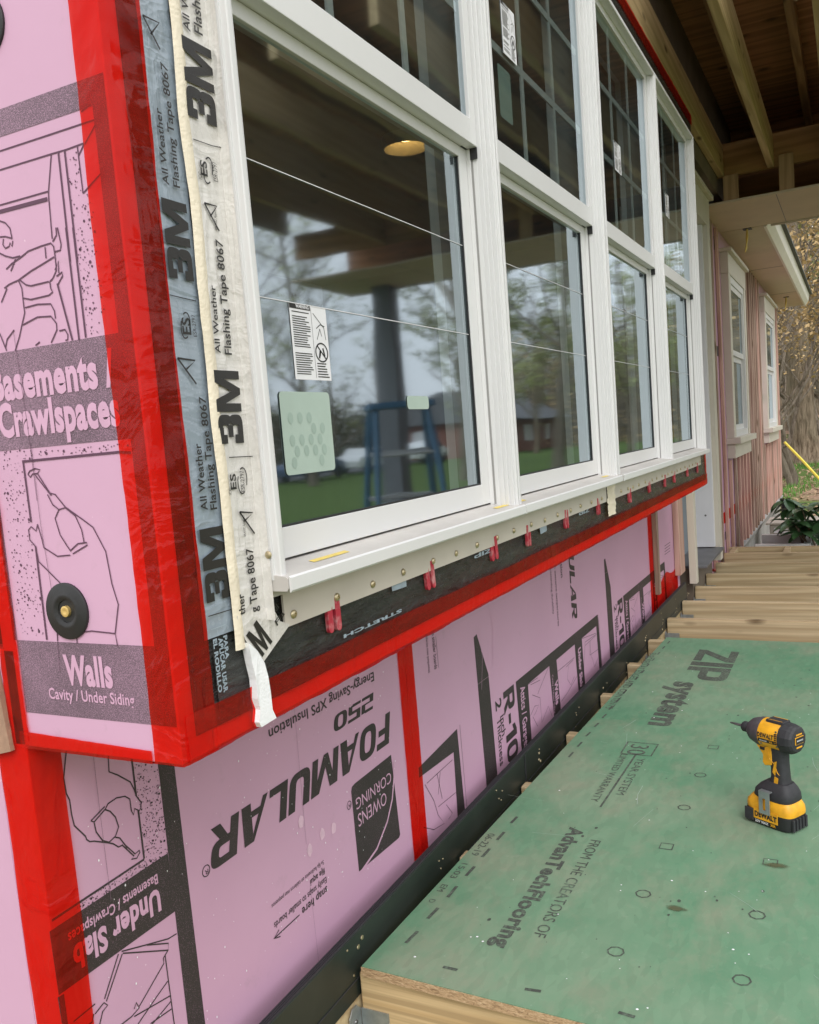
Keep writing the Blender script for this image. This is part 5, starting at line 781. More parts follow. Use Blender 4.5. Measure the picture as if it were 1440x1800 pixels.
# green panel
pan = thing('deck_plywood', 'green sheathing panel with printed lettering laid over the deck joists', 'sheathing panel', (1.209, 0.785, -0.919))
A = Vector((1.209, 0.785)); E1 = Vector((2.447, -0.068)); E2 = Vector((-0.0278, -0.9996)) * 1.219
def pc(s, t): p = A + E1 * s + E2 * t; return p.x, p.y
m = MB(); c4 = [pc(0, 0), pc(1, 0), pc(1, 1), pc(0, 1)]
m.prism(c4, lambda u, v, d: (u, v, d), -0.9185, -0.902); m.build('osb_core', 'osb_edge', pan)
m = MB(); c5 = [pc(0.0005, 0.001), pc(0.9995, 0.001), pc(0.9995, 0.999), pc(0.0005, 0.999)]; m.prism(c5, lambda u, v, d: (u, v, d), -0.9018, -0.9); m.build('green_face', 'green_sheathing', pan)
q = MB()
for x in DATA['D_tx']: put_text(q, FD, x, 0.0006)
for l in DATA['D_ln']: put_line(q, FD, l, 0.0006)
for u, v in DATA['D_hex']: put_line(q, FD, (3, [(u + 14 * math.cos(i * math.pi / 4), v + 14 * math.sin(i * math.pi / 4)) for i in range(9)]), 0.0006)
for u, v in DATA['D_sq']: put_line(q, FD, (3, [(u - 13, v - 13), (u + 13, v - 13), (u + 13, v + 13), (u - 13, v + 13), (u - 13, v - 13)]), 0.0006)
for i in range(190):
    u = random.uniform(1350, 3500); v = random.uniform(-400, 640); r = random.choice((1.2, 1.5, 2, 2, 2.5, 3.5, 5)); 
    q.add([FD((u + r * math.cos(a) * random.uniform(.7, 1.3)) / 1000, (v + r * 0.7 * math.sin(a)) / 1000, 0.0006) for a in [k * math.pi / 4 for k in range(8)]], [tuple(range(8))])
q.build('lettering', 'ink_deck', pan)
for (u, v), (ra, rb) in zip(DATA['D_st'], ((52, 26), (50, 28))):
    s = MB(); s.add([FD((u + rb * math.cos(a) * (1 + .25 * nz(a, u, 1))) / 1000, (v + ra * math.sin(a) * (1 + .25 * nz(a, v, 2))) / 1000, 0.0009) for a in [k * math.pi / 10 for k in range(20)]], [tuple(range(20))]); s.build('stain', 'brown_stain', pan)
m = MB()
for i in range(110):
    u = random.uniform(1250, 3600); v = random.uniform(-400, 735); r = random.choice((1, 1.2, 1.6, 2.4))
    m.add([FD((u + r * math.cos(a)) / 1000, (v + r * math.sin(a)) / 1000, 0.0008) for a in [k * math.pi / 3 for k in range(6)]], [tuple(range(6))])
m.build('paint_speck', 'white_goo', pan)
m = MB()
for i in range(34):
    u = random.uniform(1300, 3500); v = random.uniform(-350, 700); a = random.gauss(0.5, 0.8); L = random.uniform(20, 120)
    put_line(m, FD, (random.uniform(0.4, 0.9), [(u, v), (u + L * 0.5 * math.cos(a), v + L * 0.5 * math.sin(a) + random.uniform(-6, 6)), (u + L * math.cos(a), v + L * math.sin(a))]), 0.0007)
m.build('scratch', 'pink_print', pan).data.materials[0] = MATS['label_green']
chip = MB(); chip.prism([(1.545, 0.005), (1.552, -0.012), (1.556, 0.004), (1.562, 0.013)], lambda u, v, d: (u, v, d), -0.899, -0.896); solo(chip, 'wood_chip', 'lumber_new', 'tiny pale wood splinter lying on the green panel', 'wood chip', (1.55, 0, -0.899))
# ------------------------------------------------------------------ impact driver
dr = thing('impact_driver', 'yellow and black cordless driver standing upright on the green panel', 'power tool', (1.985, 0.172, -0.8993)); dr.rotation_euler = (0, 0, math.radians(60))
dl = parent_loc(dr)
def dpart(mb, name, mat, parent=dr, smooth=True, bevel=0.0):
    # vertices in the tool's own frame: x towards the bit, y to its left, z up
    mb.v = [(x + dl.x, y + dl.y, z + 0.027 * min(1, max(0, (z - 0.062) / 0.085)) + dl.z) for x, y, z in mb.v]
    return mb.build(name, mat, parent, smooth=smooth, bevel=bevel)
def loft(m, secs, n=20, pw=3.0):
    # secs: (cx, z, half x, half y) rounded rectangles stacked along z
    vs = []
    for cx, z, hx, hy in secs:
        for j in range(n):
            a = 2 * math.pi * (j + 0.5) / n; c, s = math.cos(a), math.sin(a)
            vs.append((cx + hx * math.copysign(abs(c) ** (2 / pw), c), hy * math.copysign(abs(s) ** (2 / pw), s), z))
    k = len(secs); fs = [(i * n + j, i * n + (j + 1) % n, (i + 1) * n + (j + 1) % n, (i + 1) * n + j) for i in range(k - 1) for j in range(n)]
    m.add(vs, fs + [tuple(range(n))[::-1], tuple((k - 1) * n + j for j in range(n))]); return m
bat = dpart(loft(MB(), [(0, 0, .050, .030), (0, .003, .055, .034), (0, .028, .057, .036), (0, .034, .0565, .0355)], 32, 5), 'battery', 'black_plastic')
m = MB()
for i in range(5): m.box(-0.0605, -0.0555, -0.024 + i * 0.011, -0.018 + i * 0.011, 0.004, 0.030, 0.001)
dpart(m, 'battery_grip', 'black_rubber', bat, False)
m = MB(); m.box(0.030, 0.052, 0.0345, 0.0385, 0.006, 0.034, 0.0015); m.box(-0.012, 0.029, 0.0345, 0.0372, 0.0135, 0.0345, 0.0008); dpart(m, 'battery_side', 'black_rubber', bat, False)
dpart(loft(MB(), [(-.001, .0335, .0565, .0360), (-.001, .040, .0572, .0365), (-.001, .050, .056, .0355), (-.002, .058, .050, .0325), (-.003, .063, .046, .029)], 32, 4.5), 'battery_top', 'tool_yellow')
m = MB(); m.box(-0.030, 0.029, 0.0373, 0.0384, 0.0145, 0.038, 0.0004); dpart(m, 'battery_label', 'tool_yellow', bat, False)
foot = dpart(loft(MB(), [(-.006, .058, .042, .030), (-.006, .064, .046, .0325), (-.007, .074, .044, .031), (-.010, .083, .036, .026), (-.013, .090, .026, .020)], 32, 4), 'foot', 'black_rubber')
m = MB(); m.prism([(0.006, -0.014), (0.030, -0.014), (0.030, 0.014), (0.006, 0.014)], lambda u, v, d: (u, v, 0.0815 - (u - 0.006) * 0.42 + d), 0.0, 0.0035); dpart(m, 'foot_badge', 'tool_yellow', foot, False)
m = MB(); m.prism([(0.010, -0.008), (0.024, -0.008), (0.024, 0.008), (0.010, 0.008)], lambda u, v, d: (u, v, 0.0815 - (u - 0.006) * 0.42 + d), 0.0036, 0.0042); dpart(m, 'foot_window', 'black_plastic', foot, False)
han = dpart(loft(MB(), [(-.014, .086, .0230, .0185), (-.0155, .098, .0190, .0165), (-.0150, .112, .0180, .0162), (-.0135, .126, .0185, .0168), (-.0115, .138, .0205, .0178), (-.010, .148, .0235, .0190), (-.010, .156, .027, .0200)], 28, 3), 'handle', 'black_rubber')
body = dpart(MB().lathe([(-.040, .0290), (-.036, .0316), (.012, .0326), (.022, .0318), (.026, .0305)], (0, 0, .1755), (1, 0, 0), 40), 'housing', 'tool_yellow')
cap = dpart(MB().lathe([(-.0615, .0200), (-.0600, .0260), (-.056, .0298), (-.048, .0324), (-.036, .0334), (-.030, .0334)], (0, 0, .1755), (1, 0, 0), 12), 'rear_cap', 'black_rubber', smooth=False)
m = MB(); m.box(-0.0628, -0.0613, -0.0145, 0.0145, 0.1680, 0.1840, 0.0005); m2 = dpart(m, 'cap_badge', 'tool_yellow', cap, False)
m = MB(); m.box(-0.0636, -0.0627, -0.013, 0.013, 0.1695, 0.1825); dpart(m, 'cap_badge_field', 'black_plastic', cap, False)
for zz in (0.1885, 0.1605):
    m = MB(); m.box(-0.0622, -0.0608, -0.010, 0.010, zz - 0.0016, zz + 0.0016, 0.0004); dpart(m, 'cap_vent', 'tool_yellow', cap, False)
nose = dpart(MB().lathe([(.018, .0325), (.026, .0320), (.036, .0290), (.047, .0250), (.055, .0180), (.0585, .0130)], (0, 0, .1755), (1, 0, 0), 40), 'nose_cone', 'grey_rubber')
chk = dpart(MB().lathe([(.057, .0095), (.060, .0118), (.072, .0118), (.075, .0095), (.0755, .005)], (0, 0, .1755), (1, 0, 0), 24), 'chuck', 'black_rubber')
dpart(MB().lathe([(.075, .0032), (.098, .0032), (.099, .0022), (.108, .0020), (.110, .0008)], (0, 0, .1755), (1, 0, 0), 6), 'bit', 'screw_dark', chk)
m = MB(); m.prism([(0.0, .146), (0.014, .120), (0.0205, .119), (0.0225, .124), (0.0195, .132), (0.0225, .141), (0.026, .148)], lambda u, v, d: (u, d, v), -0.0085, 0.0085); dpart(m, 'trigger', 'black_plastic', bevel=0.001, smooth=False)
m = MB(); m.prism([(-0.006, .119), (0.0105, .116), (0.016, .121), (0.0145, .134), (0.030, .149), (0.026, .156), (-0.008, .156)], lambda u, v, d: (u, d, v), -0.0192, 0.0192); dpart(m, 'trigger_panel', 'tool_yellow', bevel=0.0015, smooth=False)
m = MB(); m.prism([(0.009, .1425), (0.0195, .1425), (0.0195, .1475), (0.009, .1475)], lambda u, v, d: (u, d, v), -0.0215, 0.0215); dpart(m, 'direction_switch', 'black_plastic', smooth=False, bevel=0.0008)
for pts in ([(-.002, .128), (.003, .1265), (.0085, .108), (.003, .103)], [(-.014, .099), (-.006, .101), (-.004, .089), (-.013, .086)]):
    for sy in (1, -1):
        m = MB(); m.prism([(x - 0.016 if pts[0][0] > -0.01 else x - 0.006, z) for x, z in pts], lambda u, v, d: (u, d * sy, v), 0.0150, 0.0182); dpart(m, 'handle_inlay', 'tool_yellow', han, False)
m = MB(); m.tube([(0.002, 0.0188, .156), (-0.0005, 0.0192, .131), (-0.012, 0.0172, .122), (-0.0185, 0.0166, .108), (-0.0235, 0.0150, .104), (-0.032, 0.0068, .1045)], 0.0008, 6); dpart(m, 'handle_piping', 'tool_yellow', han)
# top rail of the housing, vents, lettering plates
m = MB(); m.box(-0.034, 0.008, -0.014, 0.014, 0.2025, 0.2105, 0.002); dpart(m, 'top_cover', 'black_rubber', body, False)
m = MB(); m.box(-0.030, 0.004, 0.0100, 0.0110, 0.2096, 0.2112); m.box(-0.030, 0.004, -0.0110, -0.0100, 0.2096, 0.2112); dpart(m, 'top_piping', 'tool_yellow', body, False)
for i in range(6):
    m = MB(); m.box(-0.0285, -0.0245, 0.0290, 0.0335, 0.1655 + i * 0.0042, 0.1675 + i * 0.0042); dpart(m, 'vent_slot', 'black_plastic', body, False)
def wrap(u, v, d):  # onto the left flank of the round housing
    a = v / 0.0320; r = 0.0325 + d; return (u, r * math.cos(a), 0.1755 + r * math.sin(a))
def tool_text(txt, fn, u0, u1, v0, h, d, bold, mat, parent):
    m = MB(); vs, fs = glyphs(txt, bold); X0 = min(v[0] for v in vs); X1 = max(v[0] for v in vs); H = cap_h(bold)
    m.add([fn(u0 + (u1 - u0) * (v[0] - X0) / (X1 - X0), v0 + h * v[1] / H, d) for v in vs], fs); dpart(m, 'lettering', mat, parent, False)
tool_text('DEWALT', wrap, 0.017, -0.022, -0.0005, 0.0095, 0.0006, 0.05, 'black_plastic', body)
m = MB(); m.v = []; 
for i in range(9):
    u = 0.015 - 0.038 * i / 8
    m.v += [wrap(u, -0.0035, 0.0006), wrap(u + (0.002 if i == 0 else 0), -0.0115, 0.0006)]
m.f = [(2 * i, 2 * i + 2, 2 * i + 3, 2 * i + 1) for i in range(8)]; dpart(m, 'name_strip', 'black_plastic', body, False)
tool_text('BRUSHLESS', wrap, 0.012, -0.006, -0.0093, 0.0032, 0.0010, 0.02, 'label_white', body)
tool_text('XR', wrap, -0.011, -0.020, -0.0097, 0.0042, 0.0010, 0.04, 'tool_yellow', body)
bs = lambda u, v, d: (u, 0.0376 + d, v)
tool_text('20V MAX', bs, 0.027, -0.006, 0.0060, 0.0058, -0.0012, 0.03, 'label_white', bat)
tool_text('XR', bs, -0.010, -0.024, 0.0062, 0.0058, -0.0012, 0.05, 'tool_yellow', bat)
tool_text('DEWALT', bs, 0.026, -0.028, 0.0205, 0.0115, 0.0014, 0.05, 'black_plastic', bat)
tool_text('BRUSHLESS', lambda u, v, d: (-0.0637 - d, u, v), 0.0105, -0.0105, 0.1748, 0.0032, 0.0002, 0.02, 'label_white', cap)
m = MB()
hp = [(-0.014, 0.032), (0.012, 0.032), (0.012, 0.078), (-0.014, 0.078)]; hi = [(-0.004, 0.040), (0.003, 0.040), (0.003, 0.066), (-0.004, 0.066)]
vs = [(u, y, v) for y in (0.0405, 0.0425) for u, v in hp + hi]
m.add(vs, [(0, 1, 5, 4), (1, 2, 6, 5), (2, 3, 7, 6), (3, 0, 4, 7), (8, 9, 13, 12), (9, 10, 14, 13), (10, 11, 15, 14), (11, 8, 12, 15), (0, 1, 9, 8), (1, 2, 10, 9), (2, 3, 11, 10), (3, 0, 8, 11), (4, 5, 13, 12), (5, 6, 14, 13), (6, 7, 15, 14), (7, 4, 12, 15)])
m.box(-0.014, 0.012, 0.031, 0.0405, 0.0765, 0.078)
for sx, sz in ((-.028, .160), (.010, .160), (-.026, .192), (.008, .150)):
    q = MB(); yy = math.sqrt(max(1e-6, .0326 ** 2 - (sz - .1755) ** 2)) if sz > .155 else .0192
    q.lathe([(0, .0022), (.0012, .0022), (.0013, .0012), (.0006, .001)], (sx, yy - .0004, sz), (0, 1, 0), 10); dpart(q, 'body_screw', 'screw_dark', body)
hook = dpart(m, 'belt_hook', 'zinc', smooth=False)
dpart(MB().lathe([(0, .003), (.0015, .003), (.002, .0015)], (-0.001, 0.033, 0.072), (0, 1, 0), 12), 'hook_screw', 'screw_zinc', hook)
# ================================================================== door opening at the far end of the bay
cas = thing('door_casing', 'cream casing board on the near side of the doorway past the bay', 'door casing', (4.80, 0.77, -0.885), 'doorway boards')
MB().box(4.802, 4.862, 0.768, 0.806, -0.885, 1.12, 0.002).build('board', 'beige_trim', cas)
jam = thing('door_jamb', 'light grey flat panel lining the far side of the doorway', 'door jamb', (5.56, 0.78, -0.80), 'doorway boards')
MB().box(5.56, 5.60, 0.775, 1.02, -0.795, 1.12, 0.002).build('panel', 'white_trim', jam)
s = MB(); s.lathe([(0, 0.006), (0.002, 0.006)], (5.5598, 0.822, -0.60), (-1, 0, 0), 12); s.build('screw_hole', 'screw_dark', jam)
cas2 = thing('door_casing', 'cream casing board on the far side of the doorway by the furring strips', 'door casing', (5.58, 0.75, -0.88), 'doorway boards')
m = MB(); m.box(5.601, 5.70, 0.748, 0.85, -0.885, 1.12, 0.002); m.build('board', 'beige_trim', cas2)
hd = thing('door_casing', 'cream head casing with cap above the doorway past the bay', 'door casing', (4.8, 0.74, 1.12), 'doorway boards')
MB().box(4.8, 5.74, 0.752, 0.85, 1.121, 1.285, 0.002).build('board', 'beige_trim', hd)
MB().box(4.78, 5.77, 0.728, 0.85, 1.286, 1.312, 0.002).build('cap_moulding', 'beige_trim', hd)
sl_ = thing('door_sill', 'dark grey sill pan at the foot of the doorway', 'door sill', (4.87, 0.73, -0.83))
MB().box(4.868, 5.59, 0.725, 1.2, -0.812, -0.80, 0.002).build('pan', 'sill_grey', sl_)
MB().box(4.868, 5.59, 0.80, 1.2, -1.0, -0.813).build('support', 'room_wood', sl_)
dd = thing('patio_door', 'pale door slab set back inside the doorway', 'door', (4.87, 1.02, -0.8))
MB().box(4.72, 5.59, 1.025, 1.06, -0.799, 1.11, 0.002).build('slab', 'white_trim', dd)
# wood strips before the doorway
for x0, x1, y0, w, mt in ((4.135, 4.175, 0.832, 'thin rough wood strip nailed over the short pink board', 'furring_grey'), (4.655, 4.80, 0.825, 'wide rough wood board against the near door casing', 'furring')):
    solo(MB().box(x0, x1, y0, 0.8535, -0.815, -0.2, 0.002), 'furring_strip', mt, w, 'wood strip', (x0, y0, -0.81), 'wood furring strips')
# ================================================================== far wall with furring
fw = thing('house_wall', 'house wall of pink board beyond the doorway', 'wall', (5.7, 0.855, -1.08))
MB().box(5.70, 12.16, 0.855, 0.93, -1.075, 1.40).build('sheathing', 'xps_foam', fw)
MB().box(12.161, 12.2, 0.85, 4.5, -1.075, 1.6).build('end_face', 'xps_foam', fw)
m = MB()
for i in range(70):
    x = random.uniform(5.75, 12.1); z = random.uniform(-1.0, 1.2); a = random.uniform(0.03, 0.12); m.add([(x, 0.8544, z), (x + 0.09, 0.8544, z), (x + 0.09, 0.8544, z + a), (x, 0.8544, z + a)], [(0, 1, 2, 3)])
m.build('printed_mark', 'solid_ink', fw)
for zz in (-0.78,):
    m = grid(lambda s, t: (5.72 + 6.4 * s, 0.8535 - 0.001 * abs(nz(s * 60, t, zz)), zz + 0.08 * t), 60, 2); m.build('seam_tape', 'red_tape', fw)
found = thing('foundation', 'grey concrete foundation below the house wall', 'foundation', (5.7, 0.86, -1.8))
MB().box(4.7, 12.1, 0.87, 1.1, -2.2, -1.10).build('concrete', 'concrete', found)
MB().prism([(0.83, -1.085), (0.875, -1.06), (0.875, -1.14), (0.85, -1.14)], lambda u, v, d: (d, u, v), 6.5, 12.15).build('flashing', 'concrete', found)
W1 = (6.99, 8.12); W2 = (9.95, 11.27)
x = 5.73; k = 0
while x < 12.1:
    w = random.uniform(0.055, 0.07); c = x + w / 2
    hit = [wn_ for wn_ in (W1, W2) if wn_[0] - 0.05 < c < wn_[1] + 0.05]
    segs = [(-1.07, 1.31)] if not hit else [(-1.07, -0.345)]
    for z0, z1 in segs:
        zz0 = z0 + random.uniform(-0.02, 0.02)
        tier = ' below a sill' if hit else (' with nail holes' if k % 2 else '')
        o = solo(MB().box(x, x + w, 0.832, 0.8525, zz0, z1, 0.002), 'furring_strip', random.choice(('furring', 'furring', 'furring_grey')), 'upright wood strip number %d from the doorway on the far pink wall' % (k + 1) + tier, 'wood strip', (x, 0.832, zz0), 'wood furring strips')
    x += random.uniform(0.27, 0.36) if x < 7 else random.uniform(0.2, 0.27) if x < 8.6 else random.uniform(0.15, 0.21); k += 1
def far_window(x0, x1, z0, z1, label):
    t = thing('casement_window', label, 'window', (x0, 0.8, z0), 'trimmed windows on the far wall')
    cw = 0.115
    m = MB(); m.box(x0, x0 + cw, 0.800, 0.855, z0, z1, 0.002); m.box(x1 - cw, x1, 0.800, 0.855, z0, z1, 0.002); m.box(x0 - 0.01, x1 + 0.01, 0.798, 0.855, z1 + 0.0005, z1 + 0.15, 0.002); m.box(x0 - 0.04, x1 + 0.04, 0.770, 0.855, z1 + 0.151, z1 + 0.178, 0.002)
    m.build('casing', 'beige_trim', t)
    m = MB(); m.box(x0 - 0.03, x1 + 0.03, 0.755, 0.86, z0 - 0.048, z0 - 0.0005, 0.003); m.box(x0, x1, 0.797, 0.855, z0 - 0.155, z0 - 0.0485, 0.002); m.build('sill', 'beige_trim', t)
    a, b = x0 + cw, x1 - cw; mid = (z0 + z1) / 2 + 0.02
    f = MB(); ring(f, a + 0.0005, b - 0.0005, z0 + 0.0005, z1 - 0.0005, 0.05, 0.806, 0.8545); f.build('frame', 'vinyl_white', t)
    s = MB(); ring(s, a + 0.051, b - 0.051, mid, z1 - 0.051, 0.04, 0.815, 0.832); us = s.build('upper_sash', 'vinyl_white', t)
    s = MB(); ring(s, a + 0.051, b - 0.051, z0 + 0.051, mid - 0.0005, 0.04, 0.8325, 0.850); ls = s.build('lower_sash', 'vinyl_white', t)
    for par, za, zb, yy in ((us, mid + 0.04, z1 - 0.091, 0.823), (ls, z0 + 0.091, mid - 0.0405, 0.840)):
        q = MB(); q.box(a + 0.091, b - 0.091, yy + 0.006, yy + 0.008, za, zb); q.build('grey_backing', 'drywall_dark', par)  # grey sheet over the uncut wall; greyish reflection put into its colour
        g = MB(); g.add([(a + 0.091, yy, za), (b - 0.091, yy, za), (b - 0.091, yy, zb), (a + 0.091, yy, zb)], [(0, 1, 2, 3)]); g.build('glass', 'window_glass', par)
far_window(W1[0], W1[1], -0.175, 1.03, 'trimmed double hung window nearer the doorway on the pink far wall')
far_window(W2[0], W2[1], -0.175, 1.03, 'trimmed double hung window at the far end of the pink wall')
m = MB(); m.tube([(5.75, 0.82, -0.97), (5.9, 0.80, -1.0), (6.1, 0.815, -0.985), (6.3, 0.80, -1.01), (6.5, 0.81, -1.0), (6.62, 0.79, -1.02)], 0.009, 6); solo(m, 'extension_cord', 'red_cord', 'bunched red cord hanging at the foot of the furring strips', 'cord', (5.75, 0.82, -0.97), smooth=True)
# ================================================================== porch roof and eaves
sof = thing('porch_beam', 'beige boxed beam crossing the far end of the porch', 'beam', (6.1, 0.84, 1.33))
MB().box(6.10, 7.02, -2.75, 0.8545, 1.33, 1.345, 0.001).build('soffit_panel', 'beige_soffit', sof)
m = MB(); m.box(7.0205, 7.04, -2.75, 0.505, 1.318, 1.50); m.build('far_board', 'beige_trim', sof)
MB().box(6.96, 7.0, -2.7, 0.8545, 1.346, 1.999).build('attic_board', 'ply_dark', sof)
m = MB()
for y in (0.40, 0.02, -0.6, -1.2, -1.8): m.box(6.11, 7.01, y, y + 0.004, 1.3285, 1.3298)
m.build('panel_joint', 'sill_grey', sof)
MB().box(6.13, 6.168, -2.7, 0.85, 1.50, 1.70, 0.002).build('rim_board', 'ply_light', sof)
for i, (y, w) in enumerate(((0.665, 0.09), (0.34, 0.085), (0.085, 0.09), (-0.3, 0.09), (-0.75, 0.09))):
    solo(MB().box(6.105, 6.128, y - w / 2, y + w / 2, 1.346, 1.56 if i else 1.50, 0.002), 'cripple_stud', 'lumber_z', 'short upright stud over the beige beam, ' + ['nearest the wall', 'second from the wall', 'third from the wall', 'fourth from the wall', 'fifth from the wall'][i], 'stud', (6.105, y, 1.346), 'short studs over the porch beam')
eav = thing('eave', 'beige eave soffit with white fascia and gutter line along the far wall', 'eave', (7.03, 0.85, 1.33))
MB().box(7.041, 12.75, 0.555, 0.8545, 1.331, 1.345, 0.001).build('soffit_panel', 'beige_soffit', eav)
MB().prism([(0.554, 1.322), (0.536, 1.322), (0.500, 1.375), (0.485, 1.46), (0.554, 1.46)], lambda u, v, d: (d, u, v), 7.041, 12.80).build('fascia', 'fascia_white', eav)
MB().box(7.041, 12.85, 0.455, 0.60, 1.462, 1.482).build('shingle_edge', 'shingle', eav)
m = MB(); m.box(9.1, 9.104, 0.56, 0.84, 1.3290, 1.3306); m.box(11.2, 11.204, 0.56, 0.84, 1.3290, 1.3306); m.build('panel_joint', 'sill_grey', eav)
for (x, y, lab) in ((7.05, 0.665, 'pair of yellow wires hanging from the nearer soffit hole'), (11.6, 0.69, 'yellow wires hanging from the farther soffit hole')):
    t = thing('cable', lab, 'wire', (x, y, 1.33), 'yellow wires from the soffit')
    for k in range(3):
        MB().tube([(x + 0.012 * k, y + 0.003 * k, 1.335), (x + 0.014 * k, y + 0.006 * k, 1.27), (x + 0.02 * k - 0.01, y + 0.012, 1.20), (x + 0.02 * k - 0.015, y + 0.016 + 0.004 * k, 1.17)], 0.0055, 6).build('wire', 'yellow_wire', t, smooth=True)
    MB().box(x - 0.035, x + 0.045, y - 0.03, y + 0.03, 1.3265, 1.3296).build('hole', 'black_plastic', t)
for y0, y1, lab in ((0.705, 0.743, 'wide wood ledger board on the house wall under the porch roof'), (0.41, 0.448, 'pale ceiling joist hanging second from the wall'), (0.07, 0.108, 'pale ceiling joist at the right edge of the photo'), (-0.30, -0.262, 'ceiling joist just out past the right edge'), (-0.70, -0.662, 'ceiling joist farther out, third past the right edge'), (-1.10, -1.062, 'ceiling joist farther out, fourth past the right edge'), (-1.5, -1.462, 'ceiling joist farther out, fifth past the right edge'), (-1.9, -1.862, 'ceiling joist farther out, sixth past the right edge')):
    solo(MB().box(3.0, 6.13, y0, y1, 1.50, 1.69, 0.003), 'ceiling_joist', 'lumber_x', lab, 'joist', (2.62, y0, 1.5), 'porch ceiling joists')
for y, lab in ((0.56, 'dark rafter strip above the gap beside the ledger board'), (0.235, 'dark rafter strip between the pale ceiling joists'), (-0.1, 'dark rafter strip out beyond the second joist'), (-0.5, 'dark rafter strip third out from the wall'), (-0.9, 'dark rafter strip fourth out from the wall'), (-1.3, 'dark rafter strip fifth out from the wall'), (-1.7, 'dark rafter strip sixth out from the wall')):
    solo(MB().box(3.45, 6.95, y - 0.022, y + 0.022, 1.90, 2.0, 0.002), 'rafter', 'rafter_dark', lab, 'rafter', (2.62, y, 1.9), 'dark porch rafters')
    for xx in (3.75, 4.6, 5.5):
        pass
t = thing('porch_roof', 'dark plywood porch roof seen from below', 'roof', (2.6, -2.7, 2.0))
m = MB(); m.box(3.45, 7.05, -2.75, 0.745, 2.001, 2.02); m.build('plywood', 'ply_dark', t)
m = MB(); m.box(3.45, 6.09, -2.75, -2.712, 1.70, 1.99, 0.002); m.build('outer_rim', 'beige_trim', t)
m = MB(); m.box(3.42, 7.1, -2.8, 0.745, 2.021, 2.06); m.build('roofing', 'shingle', t)
m = MB()
for y, xs in ((0.56, (3.4, 3.9, 4.75)), (0.235, (3.9, 4.7))):
    for xx in xs: m.tube([(xx, y, 1.90), (xx + 0.02, y - 0.02, 1.885), (xx + 0.03, y - 0.04, 1.875)], 0.0025, 5)
m.build('bent_nail', 'screw_zinc', t)
# the house behind and above the bay
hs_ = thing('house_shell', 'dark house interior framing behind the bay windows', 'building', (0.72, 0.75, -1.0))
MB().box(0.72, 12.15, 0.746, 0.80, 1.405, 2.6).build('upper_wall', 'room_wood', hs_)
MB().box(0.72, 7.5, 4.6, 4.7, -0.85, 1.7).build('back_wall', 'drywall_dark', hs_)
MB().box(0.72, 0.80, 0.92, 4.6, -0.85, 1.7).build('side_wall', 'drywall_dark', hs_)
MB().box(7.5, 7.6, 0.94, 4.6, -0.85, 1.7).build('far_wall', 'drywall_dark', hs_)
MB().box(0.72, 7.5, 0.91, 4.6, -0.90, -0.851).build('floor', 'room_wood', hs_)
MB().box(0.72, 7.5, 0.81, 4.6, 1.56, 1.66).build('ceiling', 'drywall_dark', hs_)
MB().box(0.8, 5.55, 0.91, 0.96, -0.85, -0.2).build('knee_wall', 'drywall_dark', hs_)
for x in (1.7, 2.9, 4.3):
    MB().box(x, x + 0.09, 4.5, 4.595, -0.85, 1.55).build('stud', 'lumber_z', hs_)
lt = thing('ceiling_light', 'warm recessed ceiling light glowing through the first window', 'light', (4.28, 2.04, 1.555))
m = MB(); n_ = 28; m.v = [(4.28 + r * math.cos(2 * math.pi * j / n_), 2.04 + r * math.sin(2 * math.pi * j / n_), z) for r, z in ((0.06, 1.555), (0.115, 1.50), (0.125, 1.50), (0.125, 1.558)) for j in range(n_)]; m.f = [(i * n_ + j, i * n_ + (j + 1) % n_, (i + 1) * n_ + (j + 1) % n_, (i + 1) * n_ + j) for i in range(3) for j in range(n_)]; m.build('trim_ring', 'lamp_cone', lt, smooth=True)
MB().lathe([(0, 0.055), (0.002, 0.055)], (4.28, 2.04, 1.5545), (0, 0, -1), 28).build('bulb', 'lamp_glow', lt)
# porch post (seen mirrored in the glass)
pst = thing('porch_post', 'square porch post coloured dark as if back-lit, under the outer corner of the beam', 'post', (6.9, -2.5, -1.6))
MB().box(6.80, 7.0, -2.43, -2.23, -1.78, 1.3295, 0.004).build('shaft', 'post_backlit', pst)
MB().box(6.77, 7.03, -2.46, -2.20, -0.92, -0.80, 0.004).build('base_trim', 'post_backlit', pst)
# step ladder on the deck, seen mirrored in the glass
ld = thing('step_ladder', 'blue step ladder on the outer deck mirrored in the first window', 'ladder', (4.72, -1.15, -0.9185)); ld.rotation_euler = (0, 0, math.radians(52))
ll = parent_loc(ld); LP = lambda x, y, z: (x + ll.x, y + ll.y, z + ll.z)
for sx in (-1, 1):
    MB().tube([LP(sx * 0.25, -0.36, 0), LP(sx * 0.17, -0.03, 1.12)], 0.024, 6).build('front_rail', 'ladder_blue', ld)
    MB().tube([LP(sx * 0.23, 0.36, 0), LP(sx * 0.16, 0.07, 1.12)], 0.02, 6).build('rear_rail', 'ladder_blue', ld)
m = MB(); m.box(ll.x - 0.20, ll.x + 0.20, ll.y - 0.09, ll.y + 0.11, ll.z + 1.11, ll.z + 1.15, 0.006); m.build('top_cap', 'ladder_blue', ld)
for i in range(3):
    z = 0.28 + i * 0.28; f = z / 1.12
    MB().box(ll.x - 0.235 + 0.07 * f, ll.x + 0.235 - 0.07 * f, ll.y - 0.38 + 0.33 * f, ll.y - 0.30 + 0.33 * f, ll.z + z, ll.z + z + 0.025, 0.003).build('tread', 'alu', ld)
    MB().tube([LP(-0.215 + 0.06 * f, 0.36 - 0.29 * f, z), LP(0.215 - 0.06 * f, 0.36 - 0.29 * f, z)], 0.011, 6).build('cross_bar', 'alu', ld)
